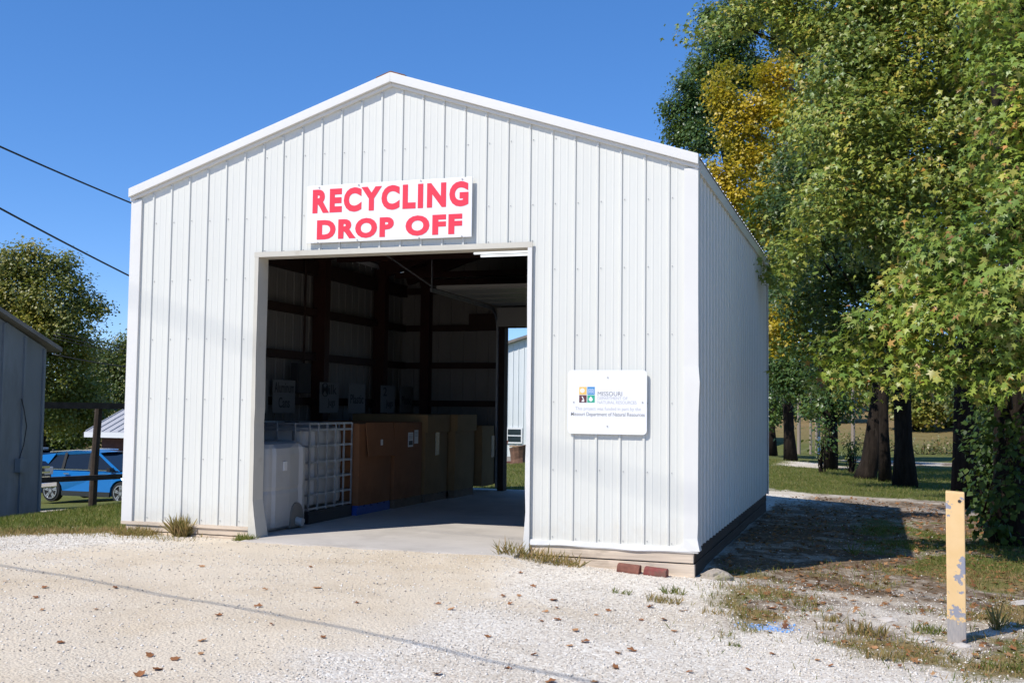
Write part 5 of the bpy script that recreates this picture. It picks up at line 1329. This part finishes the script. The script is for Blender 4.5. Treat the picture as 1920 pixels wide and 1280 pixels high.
# fallen leaves: single curled leaves on the gravel
def curled_leaf(k):
    V = np.array([(0, .30, 0)] + [(r_ * math.cos(a_), .30 + r_ * math.sin(a_), 0) for a_, r_ in zip(np.linspace(-1.57, 4.71, 13)[:-1], (.34, .30, .44, .34, .54, .40, .60, .38, .52, .33, .42, .30))]); a = .35 + .25 * (k % 3)
    V[:, 0] *= .8
    V[:, 2] = .9 * a * (V[:, 0] ** 2) + .3 * (V[:, 1] - .3) ** 2 + .05 * np.sin(V[:, 0] * 9 + k) + .08 * V[:, 1] * (k % 2)
    V[:, 1] -= .3
    return fast_mesh('fallen_leaf', V, STAR_F, MATS['leaf_brown' if k % 3 else 'leaf_tan'])
LV = [curled_leaf(k) for k in range(6)]
spots = [(597, 1100), (85, 1099), (65, 1118), (80, 1141), (112, 1202), (217, 1100), (180, 1140), (282, 1227), (326, 1233), (375, 1223), (294, 1252), (262, 1263), (378, 1198), (483, 1135), (510, 1168), (497, 1103), (410, 1151), (670, 1128), (380, 1060), (582, 1061), (604, 1192), (10, 1088),
         (976, 1072), (1000, 1098), (974, 1115), (944, 1116), (822, 1130), (845, 1140), (1037, 1123), (1045, 1138), (1024, 1144), (1015, 1162), (1045, 1159), (1077, 1180), (914, 1191), (1000, 1225), (1068, 1208), (1097, 1201), (1184, 1217), (1160, 1223), (952, 1250), (820, 1261), (1114, 1276), (1032, 1276), (1140, 1143), (1117, 1151), (1201, 1160), (1218, 1136), (1265, 1181), (1293, 1257), (1080, 1056), (1245, 1160), (1155, 1249), (956, 1130), (1280, 1143),
         (1404, 1253), (1447, 1223), (1532, 1235), (1556, 1245), (1413, 1159), (1397, 1132), (1543, 1128), (1542, 1054), (1752, 1217), (1700, 1226), (1855, 1136), (1830, 1225), (1445, 1138), (1500, 1153), (1690, 1115), (1530, 1130), (1900, 1215), (1640, 1212), (1580, 1200)]
BANDS = [(0, 1108, 'gravel strip nearest the building'), (1108, 1138, 'second gravel strip from the building'), (1138, 1175, 'middle gravel strip'), (1175, 1218, 'gravel strip second from bottom'), (1218, 2000, 'lowest gravel strip')]
ORD = 'first second third fourth fifth sixth seventh eighth ninth tenth eleventh twelfth thirteenth fourteenth fifteenth sixteenth seventeenth eighteenth nineteenth twentieth'.split()
LEAF_LABEL = {}
for lo_, hi_, nm_ in BANDS:
    for r_, i in enumerate(sorted((i for i in range(len(spots)) if lo_ <= spots[i][1] < hi_), key=lambda i: spots[i][0])):
        LEAF_LABEL[i] = '%s fallen leaf, %s from left on %s' % ('brown' if (i % 6) % 3 else 'tan', ORD[min(r_, 19)], nm_)
for i, (u, v_) in enumerate(spots):
    d = AX[0] * (u - 960) / FPX - AX[1] * (v_ - 640) / FPX + AX[2]
    z = .03
    for _ in range(4):
        q_ = CAM + d * (z - CAM[2]) / d[2]; z = gzf(q_[0], q_[1]) + .01
    s = random.uniform(.055, .10) if v_ > 1090 else random.uniform(.05, .075)
    o = bpy.data.objects.new('fallen_leaf', LV[i % 6]); COL.objects.link(o)
    o.location = (q_[0], q_[1], z - .004); o.rotation_euler = (random.uniform(-.22, .22), random.uniform(-.22, .22), random.uniform(0, 6.28)); o.scale = (s, s * random.uniform(.55, .95), s * .9)
    tag(o, LEAF_LABEL[i], 'leaf', 'fallen leaves on the gravel')

def in_view(x, y, z, m_=40):
    d = np.stack([x, y, z], 1) - CAM; zc = d @ AX[2]; u = 960 + FPX * (d @ AX[0]) / zc; v = 640 - FPX * (d @ AX[1]) / zc
    return (zc > .5) & (u > -m_) & (u < 1920 + m_) & (v < 1280 + m_)
def scatter(n_, x0, x1, y0, y1):
    return rng.uniform(x0, x1, n_), rng.uniform(y0, y1, n_)
def under(x, y): return (x > -.05) & (x < BW + .03) & (y > -.02) & (y < BD + .3)
# leaf litter on the right
x, y = scatter(44000, 6.0, 13, -4, 12)
g_, dr, dt, pa = masks(x, y)
w_ = np.clip(.05 + .55 * dt + .35 * g_, 0, 1) * sstep(-4, -1, y + .4 * (x - 8)) * sstep(6.2, 6.8, x + .2 * y)
k = (rng.random(len(x)) < w_ * .42) & ~under(x, y); x, y = x[k], y[k]; z = gz(x, y) + .008
k = in_view(x, y, z); x, y, z = x[k], y[k], z[k]
N = len(x)
b, t, nn = leaf_frames(N, np.tile([[0, 0, 1.0]], (N, 1)), up=.9, out=.3, rnd=.4, droop=0)
V, Fc = place_leaves(np.stack([x, y, z], 1), b, t, nn, rng.uniform(.03, .085, N), STAR_V, STAR_F)
tag(link('leaf_litter', fast_mesh('leaf_litter', V, Fc, MATS['litter_leaves'])), 'brown leaf litter scattered over the ground beside the building', 'leaves', kind='stuff')
# grass
def blades(name, label, x, y, h, mat_, lean=.5):
    z = gz(x, y) - .005; N = len(x)
    up = norm(np.stack([rng.normal(size=N) * lean, rng.normal(size=N) * lean, np.ones(N)], 1))
    side = norm(np.cross(up, rng.normal(size=(N, 3)))); nr = np.cross(side, up)
    wdt = np.maximum(.0065 / np.maximum(h, .02), .035) / .07 * .5
    V = np.stack([x, y, z], 1)[:, None, :] + h[:, None, None] * (BLADE_V[None, :, 0:1] * side[:, None] * wdt[:, None, None] + BLADE_V[None, :, 1:2] * up[:, None] + BLADE_V[None, :, 2:3] * nr[:, None])
    Fc = BLADE_F[None] + (np.arange(N) * 4)[:, None, None]
    return tag(link(name, fast_mesh(name, V.reshape(-1, 3), Fc.reshape(-1, 3), MATS[mat_])), label, 'grass', kind='stuff')
def grass_zone(name, label, box, n_, dens, hh, mat_, dryness=None, lean=.5):
    x, y = scatter(n_, *box); g_, dr, dt, pa = masks(x, y)
    f = g_ if dryness is None else (g_ * (1 - dr) if dryness == 0 else np.maximum(dr, 0) * (.4 + .6 * g_))
    cl = sstep(.35, .7, fbm(x * 4, y * 4, 77)) * .7 + .3
    k = (rng.random(n_) < f * dens * cl) & ~under(x, y); x, y = x[k], y[k]
    k = in_view(x, y, gz(x, y)); x, y = x[k], y[k]
    blades(name, label, x, y, rng.uniform(hh[0], hh[1], len(x)), mat_, lean)
grass_zone('grass', 'mown green grass strip before the grey shed', (-9, 0, -1.2, 9), 220000, .6, (.04, .09), 'grass_green', 0)
grass_zone('dry_grass', 'dry brown grass edge between the lawn and the gravel', (-3.2, 1.2, -1.3, 1.6), 60000, .7, (.03, .08), 'grass_dry', 1)
grass_zone('grass', 'patchy green grass on the gravel beside the yellow post', (6.2, 11, -4, 6), 190000, .42, (.02, .075), 'grass_green', 0)
grass_zone('dry_grass', 'dry patchy grass around the yellow post', (6.2, 11, -4, 4), 110000, .7, (.02, .075), 'grass_dry', 1)
grass_zone('grass', 'lawn behind the building under the trees', (4, 15, 12.5, 30), 150000, .6, (.05, .10), 'grass_green', 0)
grass_zone('grass', 'grass of the yard seen through the rear doorway', (-6, 3.5, 7.6, 24), 90000, .6, (.05, .10), 'grass_green', 0)
# tufts: each a plant of its own
def tuft(label, u, v_, n_, r, h, mat_, lean=.45, xy=None):
    if xy is None:
        d = AX[0] * (u - 960) / FPX - AX[1] * (v_ - 640) / FPX + AX[2]; z = 0.0
        for _ in range(4):
            q_ = CAM + d * (z - CAM[2]) / d[2]; z = gzf(q_[0], q_[1])
    else: q_ = np.array([xy[0], xy[1], 0])
    x = q_[0] + rng.normal(size=n_).clip(-1.2, 1.2) * r; y = q_[1] + rng.normal(size=n_).clip(-1.2, 1.2) * r * .6
    n_ = int(n_ * 1.0); hgt = h * rng.uniform(.35, 1.1, n_)
    o = blades('grass_tuft', label, x, y, hgt, mat_, lean); del o['kind']; o['group'] = 'weed tufts in the gravel'; o['category'] = 'grass tuft'
    return o
tuft('bushy dry weed tuft against the middle of the skirt board left of the doorway', 0, 0, 260, .055, .24, 'grass_dry', .35, xy=(.78, -.07))
tuft('reddish dry weeds at the foot of the left building corner', 0, 0, 420, .16, .12, 'grass_dry', .6, xy=(.25, -.14))
tuft('low green weed at the foot of the doorway jamb', 0, 0, 260, .075, .09, 'grass_green', .9, xy=(1.60, -.16))
tuft('wispy weed beside the doorway edge before the skirt board', 0, 0, 170, .17, .17, 'grass_dry', .55, xy=(4.62, -.16))
tuft('wispy dry weed in front of the skirt board below the plaque', 0, 0, 120, .14, .16, 'grass_dry', .6, xy=(5.0, -.12))
for u, v_, n_, r, h, mt, lb in [(1245, 1128, 130, .10, .09, 'grass_dry', 'dry tuft in the gravel just below the building corner'), (1262, 1112, 80, .07, .09, 'grass_green', 'green tuft close to the building corner'), (1165, 1112, 50, .06, .06, 'grass_green', 'low green tuft below the clay bricks'), (1350, 1150, 70, .10, .07, 'grass_dry', 'dry tuft left of the blue paint'), (1560, 1165, 60, .05, .08, 'grass_dry', 'small tuft right of the blue paint'), (1548, 1180, 50, .05, .06, 'grass_dry', 'flat straw-coloured tuft right of the blue paint'), (1378, 1211, 40, .03, .05, 'grass_green', 'tiny green tuft below the blue paint'), (1625, 1190, 160, .10, .12, 'grass_dry', 'thick dry tuft left of the yellow post'), (1745, 1185, 110, .10, .09, 'grass_green', 'greenish tuft touching the yellow post'), (1510, 1135, 60, .07, .09, 'grass_dry', 'dry tuft above the blue paint'), (1380, 1075, 45, .05, .06, 'grass_green', 'small green weed beside the mossy stone'), (1602, 1040, 26, .02, .17, 'grass_green', 'single upright weed in the building shadow'), (1900, 1255, 160, .14, .07, 'grass_green', 'green tuft in the lower right corner'), (1345, 1082, 40, .05, .05, 'grass_green', 'moss and weeds on the stone'), (1660, 1235, 90, .09, .10, 'grass_dry', 'dry tuft below left of the yellow post'), (1870, 1180, 40, .02, .22, 'grass_dry', 'tall thin weed right of the yellow post')]:
    tuft(lb, u, v_, n_, r, h, mt)
# gravel chips
OCT_V = np.array([(1, 0, 0), (0, 1, 0), (-1, 0, 0), (0, -1, 0), (0, 0, .75), (0, 0, -.5)], float); OCT_F = np.array([(0, 1, 4), (1, 2, 4), (2, 3, 4), (3, 0, 4), (1, 0, 5), (2, 1, 5), (3, 2, 5), (0, 3, 5)])
def chips(name, label, n_, box, s_lo, s_hi, mat_, pow_=2.2, use_pale=True, only_paint=False):
    x, y = scatter(n_, *box); g_, dr, dt, pa = masks(x, y)
    wgt = (1 - g_ * .9) * (.16 + .84 * pa if use_pale else 1.0) * (1 - .8 * dt)
    pr_ = np.hypot((x - 7.02) * 3.6, (y + 1.95) * 5.2) + (fbm(x * 9, y * 9, 5) - .5) * 1.6
    wgt = wgt * ((pr_ < .85) & (rng.random(n_) < .75) if only_paint else np.where(pr_ < .85, .35, 1.0) * (.45 + .55 * sstep(.3, .7, fbm(x * 1.3, y * 1.3, 41))))
    k = (rng.random(n_) < wgt) & ~under(x, y); x, y = x[k], y[k]; z = gz(x, y)
    k = in_view(x, y, z, 10); x, y, z = x[k], y[k], z[k]; N = len(x)
    s = s_lo + (s_hi - s_lo) * rng.random(N) ** pow_
    J = OCT_V[None] * rng.uniform(.6, 1.2, (N, 6, 1)) + rng.normal(size=(N, 6, 3)) * .12
    a = rng.uniform(0, 6.28, N); c_, s_ = np.cos(a), np.sin(a)
    X = J[:, :, 0] * c_[:, None] - J[:, :, 1] * s_[:, None]; Y = J[:, :, 0] * s_[:, None] + J[:, :, 1] * c_[:, None]
    V = np.stack([x[:, None] + X * s[:, None], y[:, None] + Y * s[:, None], (z + s * .12)[:, None] + J[:, :, 2] * s[:, None]], 2)
    Fc = OCT_F[None] + (np.arange(N) * 6)[:, None, None]
    tag(link(name, fast_mesh(name, V.reshape(-1, 3), Fc.reshape(-1, 3), MATS[mat_])), label, 'gravel', kind='stuff')
chips('gravel', 'loose pale limestone gravel over the lot', 150000, (-2.5, 9.5, -5.6, .4), .0035, .0125, 'stone_chips', 2.6)
chips('gravel', 'scattered darker chips in the gravel lot', 9000, (-2.5, 9.5, -5.6, .4), .003, .012, 'stone_chips_grey', use_pale=False)
chips('gravel', 'gravel beside the long wall and on the drive behind', 16000, (6.0, 12, -3, 11), .004, .014, 'stone_chips')
chips('painted_gravel', 'blue spray paint on the gravel left of the yellow post', 800, (6.75, 7.3, -2.25, -1.65), .005, .013, 'stone_blue', use_pale=False, only_paint=True)
